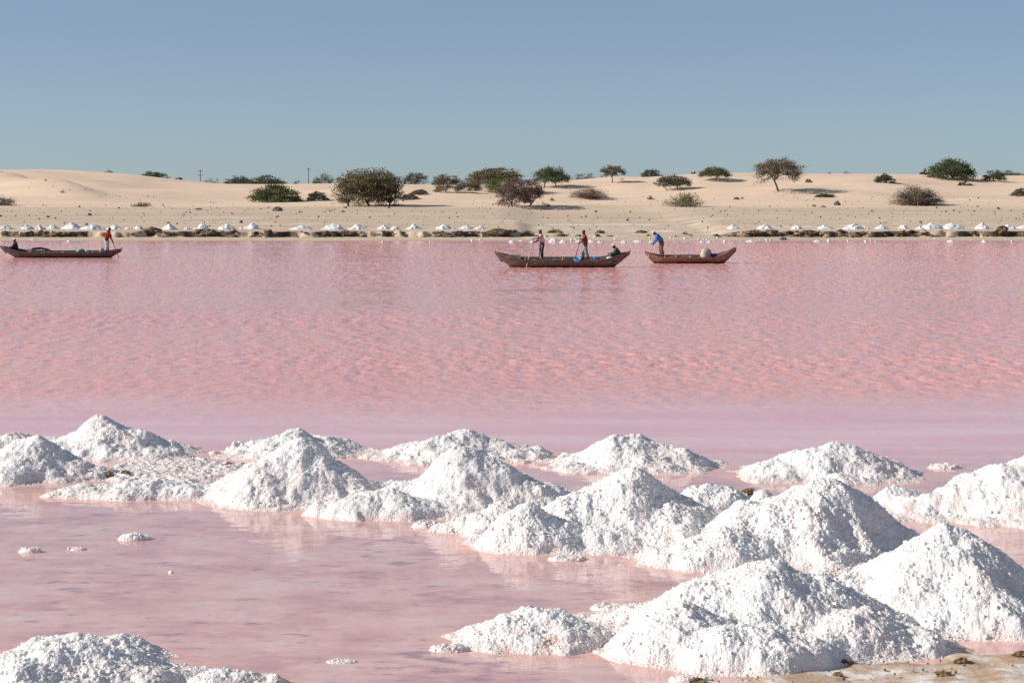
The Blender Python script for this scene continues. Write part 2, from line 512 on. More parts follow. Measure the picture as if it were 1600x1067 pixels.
# label, stain, grain density factor, components (left px, right px, foot row, apex px, apex row, power, aspect)
MOUNDS = [
 ('tall salt mound at far left, behind the nearer left-edge mound', .05, [(60, 288, 718, 158, 646), (-40, 120, 706, 20, 684), (150, 290, 720, 215, 700, 1.0)]),
 ('salt mound cut by the left edge, in front of the tall one', .05, [(-90, 150, 757, 60, 680), (60, 182, 752, 120, 722, 1.0), (-40, 80, 758, 20, 715, .9)]),
 ('pinkish salt mound half hidden behind the second front mound from left', .25, [(358, 570, 719, 462, 670)]),
 ('white front salt mound with low tail, second from left edge', .12, [(318, 606, 793, 472, 680, 1.3), (70, 340, 782, 250, 757, .8, .35), (400, 600, 792, 545, 737, 1.0), (340, 480, 796, 410, 742, .9)]),
 ('low pinkish back mound behind the front mound at centre-left', .22, [(596, 840, 725, 728, 668)]),
 ('broad front salt mound at centre-left with pinkish low foot', .25, [(590, 890, 806, 722, 692, 1.25), (488, 720, 813, 610, 762, .9, .5), (780, 900, 790, 850, 757, .9)]),
 ('lone pointed salt mound standing in open water at centre-right', .15, [(866, 1112, 740, 992, 672, 1.2)]),
 ('wide lumpy front mound right of centre with ragged foot', .25, [(790, 1160, 862, 985, 730, 1.2), (735, 930, 866, 830, 790, .9), (690, 880, 836, 790, 790, .7, .5), (940, 1140, 858, 1060, 785, .9), (1040, 1190, 800, 1105, 755, .9, .6)]),
 ('isolated white mound in open water below the right-hand boat', .08, [(1166, 1420, 756, 1305, 688, 1.1)]),
 ('large front mound with blue-shaded right face, right of the wide lumpy one', .3, [(1040, 1436, 888, 1290, 740, 1.25), (1015, 1250, 893, 1130, 822, .9, .6), (1120, 1290, 850, 1190, 765, .9)]),
 ('small salt heap wedged between two large right-hand mounds', .3, [(1362, 1450, 792, 1400, 752, .8)]),
 ('salt slope rising out of the right edge with rusty spots', .6, [(1415, 1880, 822, 1650, 690, 1.1, .55), (1420, 1600, 806, 1530, 762, .8, .5)]),
 ('big pale pink mound at the lower right edge, blue shade on right', .35, [(1265, 1690, 990, 1472, 812, 1.2), (1400, 1640, 998, 1530, 900, .9)]),
 ('largest foreground salt mound above the sandy shore', .25, [(940, 1430, 1030, 1212, 866, 1.2), (950, 1190, 1040, 1070, 945, .9), (1040, 1300, 1052, 1160, 968, .8, .6), (1230, 1462, 1034, 1345, 948, .9)]),
 ('low salt heap stained orange beside the largest foreground mound', 1.0, [(722, 972, 1018, 868, 953, .75, .6)]),
 ('bright salt mound in the bottom left corner', .05, [(-90, 290, 1105, 128, 998, 1.1), (-60, 120, 1112, 30, 1040, .9)]),
 ('thin pinkish salt ridge behind the bottom left mound', .4, [(30, 250, 1036, 160, 994, .7, .5)]),
 ('low salt hump cut by the bottom edge, near the left corner', .3, [(275, 430, 1082, 355, 1042, .8, .6)]),
]
for i, mm in enumerate(MOUNDS):
    MOUNDS[i] = (mm[0], mm[1], [Comp(*c) for c in mm[2]])

# label, px centre, foot row, width px, height px
LUMPS = [
 ('round salt lump beside the half hidden pinkish mound', 371, 707, 36, 26),
 ('tiny salt lump left of the round one at the pinkish mound', 335, 709, 18, 8),
 ('flat salt lump at the foot of the centre-left front mound', 669, 825, 50, 16),
 ('flat salt floe below the wide lumpy front mound', 886, 877, 58, 15),
 ('ragged salt lump alone in the left pool, farther one', 209, 845, 48, 19),
 ('salt lump nearest the left edge in the pool', 48, 864, 36, 15),
 ('faint low salt lump between the two pool lumps', 121, 860, 28, 8),
 ('tiny white salt speck in the middle of the left pool', 267, 896, 9, 8),
 ('small salt floe in open water near the right edge', 1479, 733, 56, 14),
 ('small salt lump left of the orange-stained heap', 704, 1019, 62, 22),
 ('low salt tongue behind the orange-stained heap', 958, 955, 70, 18),
 ('sunken salt floe near the bottom edge, left of centre', 535, 1037, 48, 10),
 ('flat salt floe on the sand under the largest mound', 1262, 1040, 60, 14),
 ('small salt lump in front of the tall far left mound', 194, 731, 24, 11),
 ('little salt lump beside the crust with brown debris', 318, 723, 16, 7),
 ('salt clod at the bottom edge on the shore line', 1075, 1068, 60, 20),
 ('pinkish flake of salt between two back mounds', 570, 716, 22, 5),
]
LC = [(l, [Comp(px - wd / 2, px + wd / 2, fr, px - wd * .08, fr - ht * .6, .8, .6)]) for l, px, fr, wd, ht in LUMPS]
CRUST = [Comp(150, 378, 757, 265, 730, .45, 1.15), Comp(690, 900, 800, 800, 772, .45, .7), Comp(900, 1200, 830, 1100, 790, .45, .5)]

# ================================================================== the lake
def shallow_at(x, y):
    s = np.zeros_like(x)
    for _, _, cs in MOUNDS:
        for c in cs:
            s = np.maximum(s, sstep(1.55, 1.0, c.r(x, y)))
    return s

rng = np.random.default_rng(7)
WAVES = []
for k in range(46):
    lam = float(np.exp(rng.uniform(np.log(0.42), np.log(1.0))))
    th = rng.normal(0.45, 0.85)
    WAVES.append((2 * np.pi / lam * math.cos(th), 2 * np.pi / lam * math.sin(th), rng.uniform(0, 6.28), lam))

def water_z(x, y):
    z = np.zeros_like(x)
    for kx, ky, ph, lam in WAVES:
        z += 0.016 * lam / 6.283 * np.sin(kx * x + ky * y + ph)
    edge = 37.3 + 1.2 * perlin(x * 0.25, y * 0.25, 3) + 0.06 * x
    gust = np.clip(0.98 + 0.5 * fbm(x * 0.015, y * 0.06, 3, 55), 0.35, 1.3)
    wob = 1.6 * perlin(x * .07, y * 0 + .7, 57) + .8 * perlin(x * .3, y * .2, 58)
    lane = .8 * np.exp(-((y - 85 - wob) / 2.0) ** 2) * sstep(-.35, .15, perlin(x * .06, y * .02 + 3, 59) + .1)
    lane = np.maximum(lane, .3 * np.exp(-((y - 129 - 2 * wob) / 7.0) ** 2) * sstep(-.3, .2, perlin(x * .05, y * .05 + 5, 60) + .15))
    lane = np.maximum(lane, .6 * np.exp(-((y - 75 + wob) / 1.2) ** 2) * sstep(-.1, .3, perlin(x * .09, y * .02 + 8, 63)))
    gust = gust * (1 - lane)
    a = sstep(edge - 3, edge + 6.5, y) * sstep(178, 171, y) * gust
    return z * (0.02 + a), a

Vs, Fs, base = [], [], 0
AT = {'pool': [], 'shallow': [], 'ripple': [], 'near': []}
for (y0, y1, dx, dy, xw) in [(6, 36.0, .16, .16, 16), (36.0, 70, .10, .20, 24), (70, 120, .15, .32, 40), (120, 180, .22, .5, 60)]:
    xs = np.linspace(-xw, xw, int(2 * xw / dx) + 1); ys = np.linspace(y0, y1, int(round((y1 - y0) / dy)) + 1)
    gx, gy = np.meshgrid(xs, ys)
    gz, a = water_z(gx, gy)
    Vs.append(np.stack([gx.ravel(), gy.ravel(), gz.ravel()], 1))
    Fs.append(grid_faces(len(xs), len(ys), base)); base += gx.size
    pool = sstep(33.5, 27.0, gy + 0.9 * fbm(gx * .3, gy * .3, 3, 9) - 0.12 * np.minimum(gx, 0)) if y1 < 40 else np.zeros_like(gx)
    AT['pool'].append(pool.ravel())
    AT['shallow'].append((shallow_at(gx, gy) if y1 < 40 else np.zeros_like(gx)).ravel())
    AT['ripple'].append((a * 0.5 * (1 + np.clip((gy - 65) / 60, 0, 1.1)) + 0.06).ravel())
    AT['near'].append(sstep(42, 34.5, gy + 1.5 * fbm(gx * .15, gy * .15, 3, 19)).ravel())
# plain sheets out to the sides
for (x0, x1, y0, y1) in [(-400, -16, 6, 36), (16, 400, 6, 36), (-400, -24, 36, 70), (24, 400, 36, 70), (-400, -40, 70, 120), (40, 400, 70, 120), (-400, -60, 120, 180), (60, 400, 120, 180)]:
    Vs.append(np.array([(x0, y0, 0), (x1, y0, 0), (x1, y1, 0), (x0, y1, 0)], float))
    Fs.append(np.array([[base, base + 1, base + 2, base + 3]])); base += 4
    for k, v in (('pool', 0), ('shallow', 0), ('ripple', 0.5), ('near', 0)): AT[k].append(np.full(4, v, float))
me = mesh('water', np.concatenate(Vs), [np.concatenate(Fs)], True)
for k in AT:
    at = me.attributes.new(k, 'FLOAT', 'POINT'); at.data.foreach_set('value', np.concatenate(AT[k]).astype(np.float32))
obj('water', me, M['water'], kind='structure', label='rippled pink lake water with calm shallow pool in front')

# ================================================================== far shore and dunes (one terrain sheet)
CR_PX = [-700, -300, -100, 0, 60, 120, 200, 260, 300, 350, 420, 500, 560, 650, 740, 800, 860, 900, 960, 1010, 1080, 1160, 1300, 1400, 1500, 1600, 1900, 2300]
CR_ROW = [272, 268, 267, 266, 264.5, 266.5, 272, 279, 283, 287.5, 288, 287, 287, 288.5, 290, 289, 284, 281, 276, 277, 272, 270, 271.5, 272, 274, 274.5, 272, 275]
DC = 350.0
CR_X = [X(p, DC) for p in CR_PX]
CR_Z = [Z(r, DC) for r in CR_ROW]
def edge_y(x): return 174.5 + 1.0 * perlin(x * 0.06, x * 0 + 0.3, 21) + 0.35 * perlin(x * .35, x * 0 + 4.3, 22)
def scarp_y(x): return 184.5 + 1.2 * perlin(x * 0.07, x * 0 + 1.3, 23) + 0.8 * perlin(x * .5, x * 0 + 2.3, 24) + 0.35 * perlin(x * 1.9, x * 0 + 6.3, 25)
def terrain(x, y, rough=True):
    e, s = edge_y(x), scarp_y(x)
    z = np.interp(y, [150, 172, 178, 190, 275], [-.6, -.10, .06, .30, 2.05])
    z = z + (y < e + 3) * 0.02 * (y - e) * 0
    # eroded bank: missing around the salt-strewn gap left of the right-hand boat
    gap = 1 - 0.85 * sstep(0.2, 2.5, x) * sstep(21.5, 18.5, x)
    st = sstep(-0.08, 0.30, y - s) * 0.50 * gap
    z = z + st
    if rough:
        z = z + sstep(185, 190, y) * 0.05 * fbm(x * .35, y * .35, 3, 61) * sstep(330, 230, y)
        z = z + 0.03 * fbm(x * .9, y * .9, 3, 62) * sstep(177, 182, y) * sstep(260, 200, y)
    zc = np.interp(x * DC / np.maximum(y, 300), CR_X, CR_Z)
    zc = np.interp(x, CR_X, CR_Z)
    t = np.clip((y - 272) / (DC - 272), 0, 1)
    prof = np.where(t < 1, t ** 1.25 * (1 - 0.25 * t * t) / 0.75, 1)
    zd = 2.5 + (zc - 2.5) * prof
    back = np.maximum(y - DC, 0)
    zd = zd - 2.6 * sstep(0, 45, back) * sstep(3.0, 8.0, zc) - 0.0 * back
    zd = zd + 0.85 * fbm(x * .03, y * .045, 4, 71) * sstep(276, 300, y) * sstep(348, 330, y)
    # a smaller dune with a slip face on the left
    xc = np.interp(y, [282, 300, 332], [X(150, 282), X(90, 300), X(-40, 332)]) + 1.5 * perlin(y * .08, y * 0 + .5, 77)
    q = x - xc
    zd = zd + 1.7 * np.where(q < 0, np.exp(-(q / 15.0) ** 2), np.exp(-(q / 3.6) ** 2)) * sstep(280, 296, y) * sstep(338, 322, y)
    zd = zd + 1.2 * fbm(x * .012, y * .012, 3, 75) * sstep(420, 700, y)
    return np.where(y > 272, np.maximum(zd, 2.5 - 0 * y) * sstep(268, 276, y) + z * (1 - sstep(268, 276, y)), z)

Vs, Fs, base = [], [], 0
TA = {k: [] for k in ('dune', 'saltpan', 'mud', 'wet')}
def yspace(segs):
    out = []
    for a, b, n in segs: out.append(np.linspace(a, b, n, endpoint=False))
    return np.concatenate(out + [np.array([segs[-1][1]])])
for xs, ys in [(np.linspace(-72, 72, 577), yspace([(165, 182, 50), (182, 189, 60), (189, 215, 40)])),
               (np.linspace(-330, 330, 331), yspace([(215, 275, 40), (275, 365, 75), (365, 500, 35), (500, 2500, 40)]))]:
    gx, gy = np.meshgrid(xs, ys)
    if gy.max() > 1000: gx = gx * np.interp(gy, [215, 500, 2500], [1, 1.4, 5])
    gz = terrain(gx, gy)
    Vs.append(np.stack([gx.ravel(), gy.ravel(), gz.ravel()], 1)); Fs.append(grid_faces(len(xs), len(ys), base)); base += gx.size
    TA['dune'].append(sstep(262, 280, gy + 5 * fbm(gx * .05, gy * .05, 3, 81)).ravel())
    rag = fbm(gx * .8, gy * 1.5, 4, 83)
    s = scarp_y(gx)
    gap = 1 - 0.9 * sstep(0.2, 2.5, gx) * sstep(21.5, 18.5, gx)
    mud = sstep(-0.75, -0.1, gy - s + .5 * rag) * sstep(0.75, 0.35, gy - s + .4 * rag) * gap * sstep(-.45, .05, fbm(gx * .25, gy * .1, 3, 85) + .12)
    TA['mud'].append(mud.ravel())
    TA['saltpan'].append((sstep(186, 190, gy) * sstep(245, 215, gy) * (0.45 + 0.55 * np.exp(-((gx - 17) / 13.) ** 2)) + 0.9 * (1 - gap) * sstep(190, 184, gy) * sstep(176, 180, gy)).ravel())
    TA['wet'].append((sstep(178.5, 175.5, gy + .5 * rag) * 0.8).ravel())
# sides of the near beach, beyond the fine strip
for sx in (-1, 1):
    xs = np.linspace(72, 420, 60) * sx; ys = np.linspace(165, 215, 26)
    if sx < 0: xs = xs[::-1]
    gx, gy = np.meshgrid(xs, ys); gz = terrain(gx, gy, False)
    Vs.append(np.stack([gx.ravel(), gy.ravel(), gz.ravel()], 1)); Fs.append(grid_faces(len(xs), len(ys), base)); base += gx.size
    for k in TA: TA[k].append(np.zeros(gx.size))
me = mesh('beach', np.concatenate(Vs), [np.concatenate(Fs)], True)
for k in TA:
    at = me.attributes.new(k, 'FLOAT', 'POINT'); at.data.foreach_set('value', np.concatenate(TA[k]).astype(np.float32))
obj('beach', me, M['beach'], kind='structure', label='sandy far shore with eroded bank rising to pale dunes')

def tz(x, y): return float(terrain(np.array([float(x)]), np.array([float(y)]))[0])
def ground_hit(px, row, d0=178, d1=352):
    ds = np.linspace(d0, d1, 1400)
    z = terrain(X(px, ds), ds)
    rows = HOR + F * (CAMH - z) / ds
    k = np.argmax(rows <= row) if (rows <= row).any() else int(np.argmin(rows))
    return X(px, ds[k]), ds[k], float(z[k])

# foreground shore, running back under the viewpoint
xs = np.concatenate([np.linspace(-60, -4, 20, endpoint=False), np.linspace(-4, 9, 131), np.linspace(9.5, 60, 20)]); ys = np.concatenate([np.linspace(-30, 12, 21), np.linspace(12.2, 20, 79)])
gx, gy = np.meshgrid(xs, ys)
line = 16.35 + (gx - 1.3) * 0.36 + 0.40 * fbm(gx * .9, gy * .9, 3, 91)
gz = np.clip((line - gy), -2, 30) * 0.045 + 0.03 * fbm(gx * 3, gy * 3, 4, 92) * sstep(-.3, .3, line - gy)
gz = np.minimum(gz, 2.2)
me = mesh('shore', np.stack([gx.ravel(), gy.ravel(), gz.ravel()], 1), [grid_faces(len(xs), len(ys))], True)
obj('shore', me, M['shore'], kind='structure', label='damp sandy shore with salt streaks at the lower right')

# ================================================================== build the salt mounds
def cubes(P, S, rg, octa=False, stretch=(1, 1, 1)):
    """irregular salt crystals as one array of skewed cubes or octahedra"""
    n = len(P)
    if octa: C = np.array([(1, 0, 0), (0, 1, 0), (-1, 0, 0), (0, -1, 0), (0, 0, 1), (0, 0, -1)], float) * .62
    else: C = np.array([(-1, -1, -1), (1, -1, -1), (1, 1, -1), (-1, 1, -1), (-1, -1, 1), (1, -1, 1), (1, 1, 1), (-1, 1, 1)], float) * .5
    q = rg.normal(size=(n, 4)); q /= np.linalg.norm(q, axis=1)[:, None]
    a, b, c, d = q.T
    Rm = np.stack([np.stack([1 - 2 * (c * c + d * d), 2 * (b * c - a * d), 2 * (b * d + a * c)], 1),
                   np.stack([2 * (b * c + a * d), 1 - 2 * (b * b + d * d), 2 * (c * d - a * b)], 1),
                   np.stack([2 * (b * d - a * c), 2 * (c * d + a * b), 1 - 2 * (b * b + c * c)], 1)], 1)
    loc = C[None] * (S[:, None, None] * rg.uniform(.6, 1.3, size=(n, 1, 3)))
    V = np.einsum('nij,nkj->nki', Rm, loc) * np.array(stretch) + P[:, None, :]
    if octa: f = np.array([(0, 1, 4), (1, 2, 4), (2, 3, 4), (3, 0, 4), (1, 0, 5), (2, 1, 5), (3, 2, 5), (0, 3, 5)])
    else: f = np.array([(0, 3, 2, 1), (4, 5, 6, 7), (0, 1, 5, 4), (1, 2, 6, 5), (2, 3, 7, 6), (3, 0, 4, 7)])
    Fc = (f[None] + (np.arange(n) * len(C))[:, None, None]).reshape(-1, f.shape[1])
    return V.reshape(-1, 3), Fc

def build_mound(name, label, comps, stain, seed, step, dens, cat, group=None, low=1.0, size=0.019, octa=False):
    x0 = min(c.cx - c.rx for c in comps); x1 = max(c.cx + c.rx for c in comps)
    y0 = min(c.cy - c.ry for c in comps); y1 = max(c.cy + c.ry for c in comps)
    pad = 0.40 * low + .03
    xs = np.arange(x0 - pad, x1 + pad, step); ys = np.arange(y0 - pad, y1 + pad, step)
    gx, gy = np.meshgrid(xs, ys)
    if low < 1:
        h = comps[0].h(gx, gy, seed); h = np.where(h > 0, h * comps[0].H / (comps[0].H + .05), h); h = h + sstep(-.02, .05, h) * 0.45 * comps[0].H * (fbm(gx * 9, gy * 9, 3, seed))
    else:
        h = mound_height(comps, gx, gy, seed)
    rg = np.random.default_rng(seed)
    gq = min(step, .02) * .52
    h = h + rg.uniform(-1, 1, h.shape) * gq * (h > 0)
    cx, cy = (x0 + x1) / 2, (y0 + y1) / 2
    Fq = grid_faces(len(xs), len(ys))
    hz = h.ravel()
    keep = (hz[Fq].max(axis=1) > -0.05)
    Fq = Fq[keep]
    used, inv = np.unique(Fq, return_inverse=True)
    V = np.stack([gx.ravel() - cx, gy.ravel() - cy, np.maximum(hz, -0.08)], 1)[used]
    root = obj(name, mesh(name, V, [inv.reshape(-1, 4)], False), M['salt'], loc=(cx, cy, 0), label=label, cat=cat, group=group)
    root['stain'] = float(stain)
    top = hz > 0.004
    n = int(top.sum() * step * step * dens)
    if n > 0:
        idx = rg.choice(np.nonzero(top)[0], n)
        P = np.stack([gx.ravel()[idx] - cx, gy.ravel()[idx] - cy, hz[idx]], 1)
        P[:, :2] += rg.uniform(-.5, .5, (n, 2)) * step
        S = np.exp(rg.normal(np.log(size), .42, n)); S = np.minimum(S, .04)
        P[:, 2] += S * rg.uniform(-.45, .1, n)
        Vc, Fc = cubes(P, S, rg, octa)
        g = obj('salt_grain', mesh('salt_grain', Vc, [Fc]), M['crystal'], parent=root, kind='stuff')
        g['stain'] = float(stain)
    return root

GM = 'salt mounds heaped along the near side of the lake'
for i, (label, stain, comps) in enumerate(MOUNDS):
    near = comps[0].dc < 24
    build_mound('salt_mound', label, comps, stain, 100 + 17 * i, 0.0115 if near else 0.0185, 260 if near else 200, 'salt mound', GM, size=0.0125 if near else 0.015, octa=not near)
for i, (label, comps) in enumerate(LC):
    build_mound('salt_lump', label, comps, .15, 900 + 13 * i, 0.010, 600, 'salt lump', 'salt lumps lying in the shallow water', low=.3, size=.011)
CL = ['flat salt crust with brown debris between the left mounds', 'flat salt crust joining two front mounds at centre', 'flat salt crust behind the wide lumpy mound']
for i, c in enumerate(CRUST):
    c.H = min(c.H, 0.06)
    build_mound('salt_crust', CL[i], [c], .35, 1300 + 7 * i, 0.018, 300, 'salt crust', low=.5, size=.011, octa=True)

# brown debris and mud clods in the foreground
def rock_mesh(name, rx, ry, rz, seed, n=9, m=7, amp=.35):
    rg = np.random.default_rng(seed)
    V = []
    th = np.linspace(0, 2 * np.pi, n, endpoint=False); ph = np.linspace(-.35 * np.pi, .5 * np.pi, m)
    for p in ph:
        for a in th:
            k = 1 + amp * rg.uniform(-1, 1)
            V.append((rx * k * math.cos(p) * math.cos(a), ry * k * math.cos(p) * math.sin(a), rz * (math.sin(p) * (1 + amp * rg.uniform(-.6, .6)))))
    Fq = [(j * n + i, j * n + (i + 1) % n, (j + 1) * n + (i + 1) % n, (j + 1) * n + i) for j in range(m - 1) for i in range(n)]
    Fq.append(tuple(range(n - 1, -1, -1))); Fq.append(tuple((m - 1) * n + i for i in range(n)))
    return mesh(name, V, Fq)

CLODS = [('brown mud clod below the left-edge mound', 197, 744, 18, 10), ('dark mud clod at the right foot of the left-edge mound', 170, 745, 18, 9),
 ('brown clod lying on the left salt crust', 252, 738, 12, 5), ('dark scrap of debris on the left salt crust', 280, 735, 20, 4), ('brown scrap where crust meets the second front mound', 358, 728, 14, 5),
 ('brown clod between the two central front mounds', 803, 788, 14, 6), ('yellowish clod on the ridge behind the wide lumpy mound', 1170, 768, 24, 9),
 ('brown clod at the foot of the largest foreground mound', 1324, 1036, 30, 12), ('rust-brown clod on the sand at lower right', 1503, 1035, 34, 13),
 ('long brown clod on the sand near the bottom right corner', 1475, 1056, 40, 13), ('small dark clod on the sand below the largest mound', 1309, 1054, 20, 8),
 ('brown clod at the extreme right on the shore', 1596, 1023, 34, 11), ('brown clod in the bottom right corner', 1565, 1056, 30, 9),
 ('dark clod at the bottom edge of the shore', 1090, 1068, 34, 16), ('reddish clod left of the big clod under the largest mound', 1230, 1036, 18, 8)]
for i, (l, px, fr, wd, ht) in enumerate(CLODS):
    zb = 0.02
    d = depth_of(fr, zb)
    x = X(px, d)
    if 700 < px < 1200 and fr < 800 or px < 400: zb = 0.05
    if px == 1170:
        d = 25.6; x = X(px, d); zb = Z(768, d)
    if px == 803:
        d = 26.2; x = X(px, d); zb = Z(788, d)
    rx, rz = wd / 2 * d / F * .85, ht * d / F * .6
    obj('mud_clod', rock_mesh('mud_clod', rx, rx * .8, rz, 40 + i), M['clod'], loc=(x, d, zb), label=l, cat='mud clod', group='brown mud clods in the foreground')
# crumbs on the shore: too small to count
rg = np.random.default_rng(5)
n = 200
cxs = rg.uniform(.8, 6.5, n); cys = 16.3 + (cxs - 1.3) * .36 - rg.exponential(.5, n)
P = np.stack([cxs, cys, (16.55 + (cxs - 1.3) * .36 - cys) * .045 + .004], 1)
Vc, Fc = cubes(P, np.exp(rg.normal(np.log(.012), .5, n)), rg, True)
obj('shore_crumb', mesh('shore_crumb', Vc, [Fc]), M['clod'], kind='stuff', label='small brown crumbs of earth scattered on the shore', cat='debris')

# ================================================================== far salt piles on the bank
ORD = ['first', 'second', 'third', 'fourth', 'fifth', 'sixth', 'seventh', 'eighth', 'ninth', 'tenth', 'eleventh', 'twelfth', 'thirteenth', 'fourteenth', 'fifteenth',
       'sixteenth', 'seventeenth', 'eighteenth', 'nineteenth', 'twentieth', 'twenty-first', 'twenty-second', 'twenty-third', 'twenty-fourth', 'twenty-fifth', 'twenty-sixth']
LEFTP = [(6, 350.5, 26), (42, 350, 24), (60, 350, 18), (80, 349, 22), (108, 345.5, 38), (143, 349, 32), (177, 350, 34), (200, 354.5, 12), (216, 351, 18), (264, 347.5, 30),
         (293, 354, 10), (313, 347, 28), (354, 348.5, 22), (375, 354, 12), (393, 347, 28), (471, 350.5, 32), (520, 347, 30), (558, 348.5, 26), (599, 350, 24), (618, 352, 16), (647, 347.5, 30), (695, 349.5, 30), (729, 351, 26), (750, 352, 18)]
RIGHTP = [(1147, 350, 22), (1196, 348, 28), (1246, 350.5, 20), (1291, 350, 28), (1335, 348, 28), (1353, 352.5, 18), (1377, 349.5, 26), (1414, 350.5, 22), (1438, 352.5, 16), (1459, 346.5, 30), (1491, 347, 34), (1537, 346, 34), (1579, 349.5, 24), (1602, 350.5, 26)]
def pile_mesh(seed, w_, h_, p=1.0):
    n = 25
    a = np.linspace(-1.15, 1.15, n); gx, gy = np.meshgrid(a, a)
    r = np.sqrt(gx ** 2 + gy ** 2) * (1 + .22 * fbm(gx * 1.4 + seed, gy * 1.4, 2, seed))
    z = np.maximum(1 - r, 0) ** p + np.where(r > 1, -.12, 0)
    z = z + sstep(0, .2, z) * .20 * fbm(gx * 2.6, gy * 2.6, 3, seed + 3)
    V = np.stack([gx.ravel() * w_ / 2, gy.ravel() * w_ / 2, z.ravel() * h_], 1)
    return mesh('salt_pile', V, [grid_faces(n, n)], True)
for lst, side in ((LEFTP, 'left'), (RIGHTP, 'right')):
    for i, (px, top, wd) in enumerate(lst):
        x, d, z = ground_hit(px, 358.6 if side == 'left' else 358.0, 186.5)
        w_ = wd * d / F * .94; h_ = .95 * max(Z(top, d + w_ * .4) - z, .12) * .92
        jit = 1.6 * math.sin(px * 12.9898)
        sz = 'tiny' if wd < 17 else ('large' if h_ > .68 else 'small')
        if side == 'left': l = f'{sz} white salt pile on far bank, {ORD[i]} from the left edge'
        else: l = f'{sz} white salt pile on far bank right of the boats, {ORD[len(lst) - 1 - i]} from the right edge'
        o = obj('salt_pile', pile_mesh(300 + i * 3 + (200 if side == 'right' else 0), w_ * (1.1 + .2 * math.sin(px * 7.3)), h_, .95 + .25 * math.sin(px * 3.1)), M['farsalt'], loc=(x, d + w_ * .4 + jit * .3, z), label=l, cat='salt pile', group='white salt piles in a row on the far bank')

# lumps of salt at the far waterline
FARL = [(14, 371, 12), (26, 372, 9), (52, 374, 14), (108, 376, 12), (116, 373, 8), (367, 375, 6), (585, 375, 8), (598, 379, 9), (672, 379, 8), (738, 377, 10), (750, 376, 10), (800, 377, 15), (814, 375, 12),
        (831, 377, 14), (866, 376, 26), (880, 377, 16), (905, 376, 18), (924, 376, 20), (938, 377, 14), (975, 377, 14), (997, 376, 22), (1018, 377, 14), (1097, 377, 12), (1108, 377, 12), (1132, 378, 9),
        (1173, 376, 24), (1277, 376, 18), (1295, 377, 9), (1325, 377, 11), (1353, 378, 11), (1368, 379, 9), (1486, 376, 15), (1538, 376, 13), (1581, 378, 9)]
big = [f for f in FARL if f[2] >= 12]; small = [f for f in FARL if f[2] < 12]
for i, (px, row, wd) in enumerate(big):
    d = depth_of(row + 1, .05); w_ = wd * d / F
    obj('waterline_salt_lump', pile_mesh(700 + i * 3, w_ * .8, w_ * (.15 + .05 * (i % 4)), .85), M['farsalt'], loc=(X(px, d), d, max(-.02, tz(X(px, d), d) - .02)),
        label=f'white salt lump at the far waterline, {ORD[i]} from the left', cat='salt lump', group='salt lumps along the far waterline')
rg = np.random.default_rng(15)
P = [(X(px, depth_of(r)), depth_of(r), .03) for px, r, w_ in small]
S = [w_ * depth_of(r) / F * .33 for px, r, w_ in small]
for k in range(100):
    px = rg.uniform(780, 1130) if k < 75 else rg.uniform(1130, 1600)
    d = rg.uniform(174, 184); x = X(px, d)
    P.append((x, d, max(tz(x, d), 0) + .02)); S.append(float(np.exp(rg.normal(np.log(.085), .45))))
Vc, Fc = cubes(np.array(P), np.array(S), rg)
obj('salt_rubble', mesh('salt_rubble', Vc, [Fc]), M['farsalt'], kind='stuff', label='small white salt rubble strewn along the far waterline', cat='rubble')

# dark clods along the eroded bank, bigger ones as things
BANK = [('long dark mud slab fallen from the bank, below the left piles', 327, 368, 30, 9), ('dark mud slab on the far bank left of the pink-shirted man', 778, 368, 36, 10),
        ('dark clod on the bank behind the pink-shirted man', 823, 365, 20, 5), ('dark clod on the bank just right of the pink-shirted man', 866, 364, 26, 6),
        ('dark clod on the bank right of the red-vested man', 938, 364, 16, 5), ('dark clod on the far bank left of the blue-shirted man', 1003, 364, 18, 5), ('dark clod above the right-hand boat', 1070, 366, 9, 5),
        ('jagged dark mud clod on the bank at far right', 1565, 364, 20, 10), ('dark low slab of bank near the right-hand gap', 1180, 366, 30, 6), ('dark slab of bank below the third right pile', 1262, 366, 26, 7),
        ('dark slab under the centre-left piles', 540, 366, 28, 7), ('grey boulder at the far waterline on the right', 1224, 377, 9, 6), ('small dark stone on the strand below the left piles', 100, 370, 12, 4)]
for i, (l, px, row, wd, ht) in enumerate(BANK):
    x, d, z = ground_hit(px, row)
    obj('mud_block', rock_mesh('mud_block', wd / 2 * d / F, .5, ht * d / F * .75, 500 + i, 11, 6, .4), M['mud' if 'boulder' not in l else 'rock'], loc=(x, d, z), label=l, cat='mud slab' if 'boulder' not in l else 'boulder', group='dark mud slabs along the far bank')
rg = np.random.default_rng(16)
P, S = [], []
for k in range(330):
    x = rg.uniform(-60, 60)
    if 0.5 < x < 20 and rg.random() < .8: continue
    d = float(scarp_y(np.array([x]))[0]) + rg.normal(.05, .25)
    P.append((x, d, tz(x, d) + .02)); S.append(float(np.exp(rg.normal(np.log(.16), .5))))
Vc, Fc = cubes(np.array(P), np.array(S), rg, stretch=(2.0, 1, .75))
obj('bank_crumb', mesh('bank_crumb', Vc, [Fc]), M['mud'], kind='stuff', label='crumbled dark mud along the eroded far bank', cat='debris')
P, S = [], []
for k in range(1500):
    px = rg.uniform(-60, 1660); row = rg.uniform(302, 352)
    x, d, z = X(px, 0), 0, 0
    d = rg.uniform(195, 300); x = X(px, d)
    P.append((x, d, tz(x, d) + .02)); S.append(float(np.exp(rg.normal(np.log(.065), .6))))
Vc, Fc = cubes(np.array(P), np.array(S), rg)
obj('beach_debris', mesh('beach_debris', Vc, [Fc]), M['rock'], kind='stuff', label='scattered dark pebbles and droppings on the far beach', cat='debris')
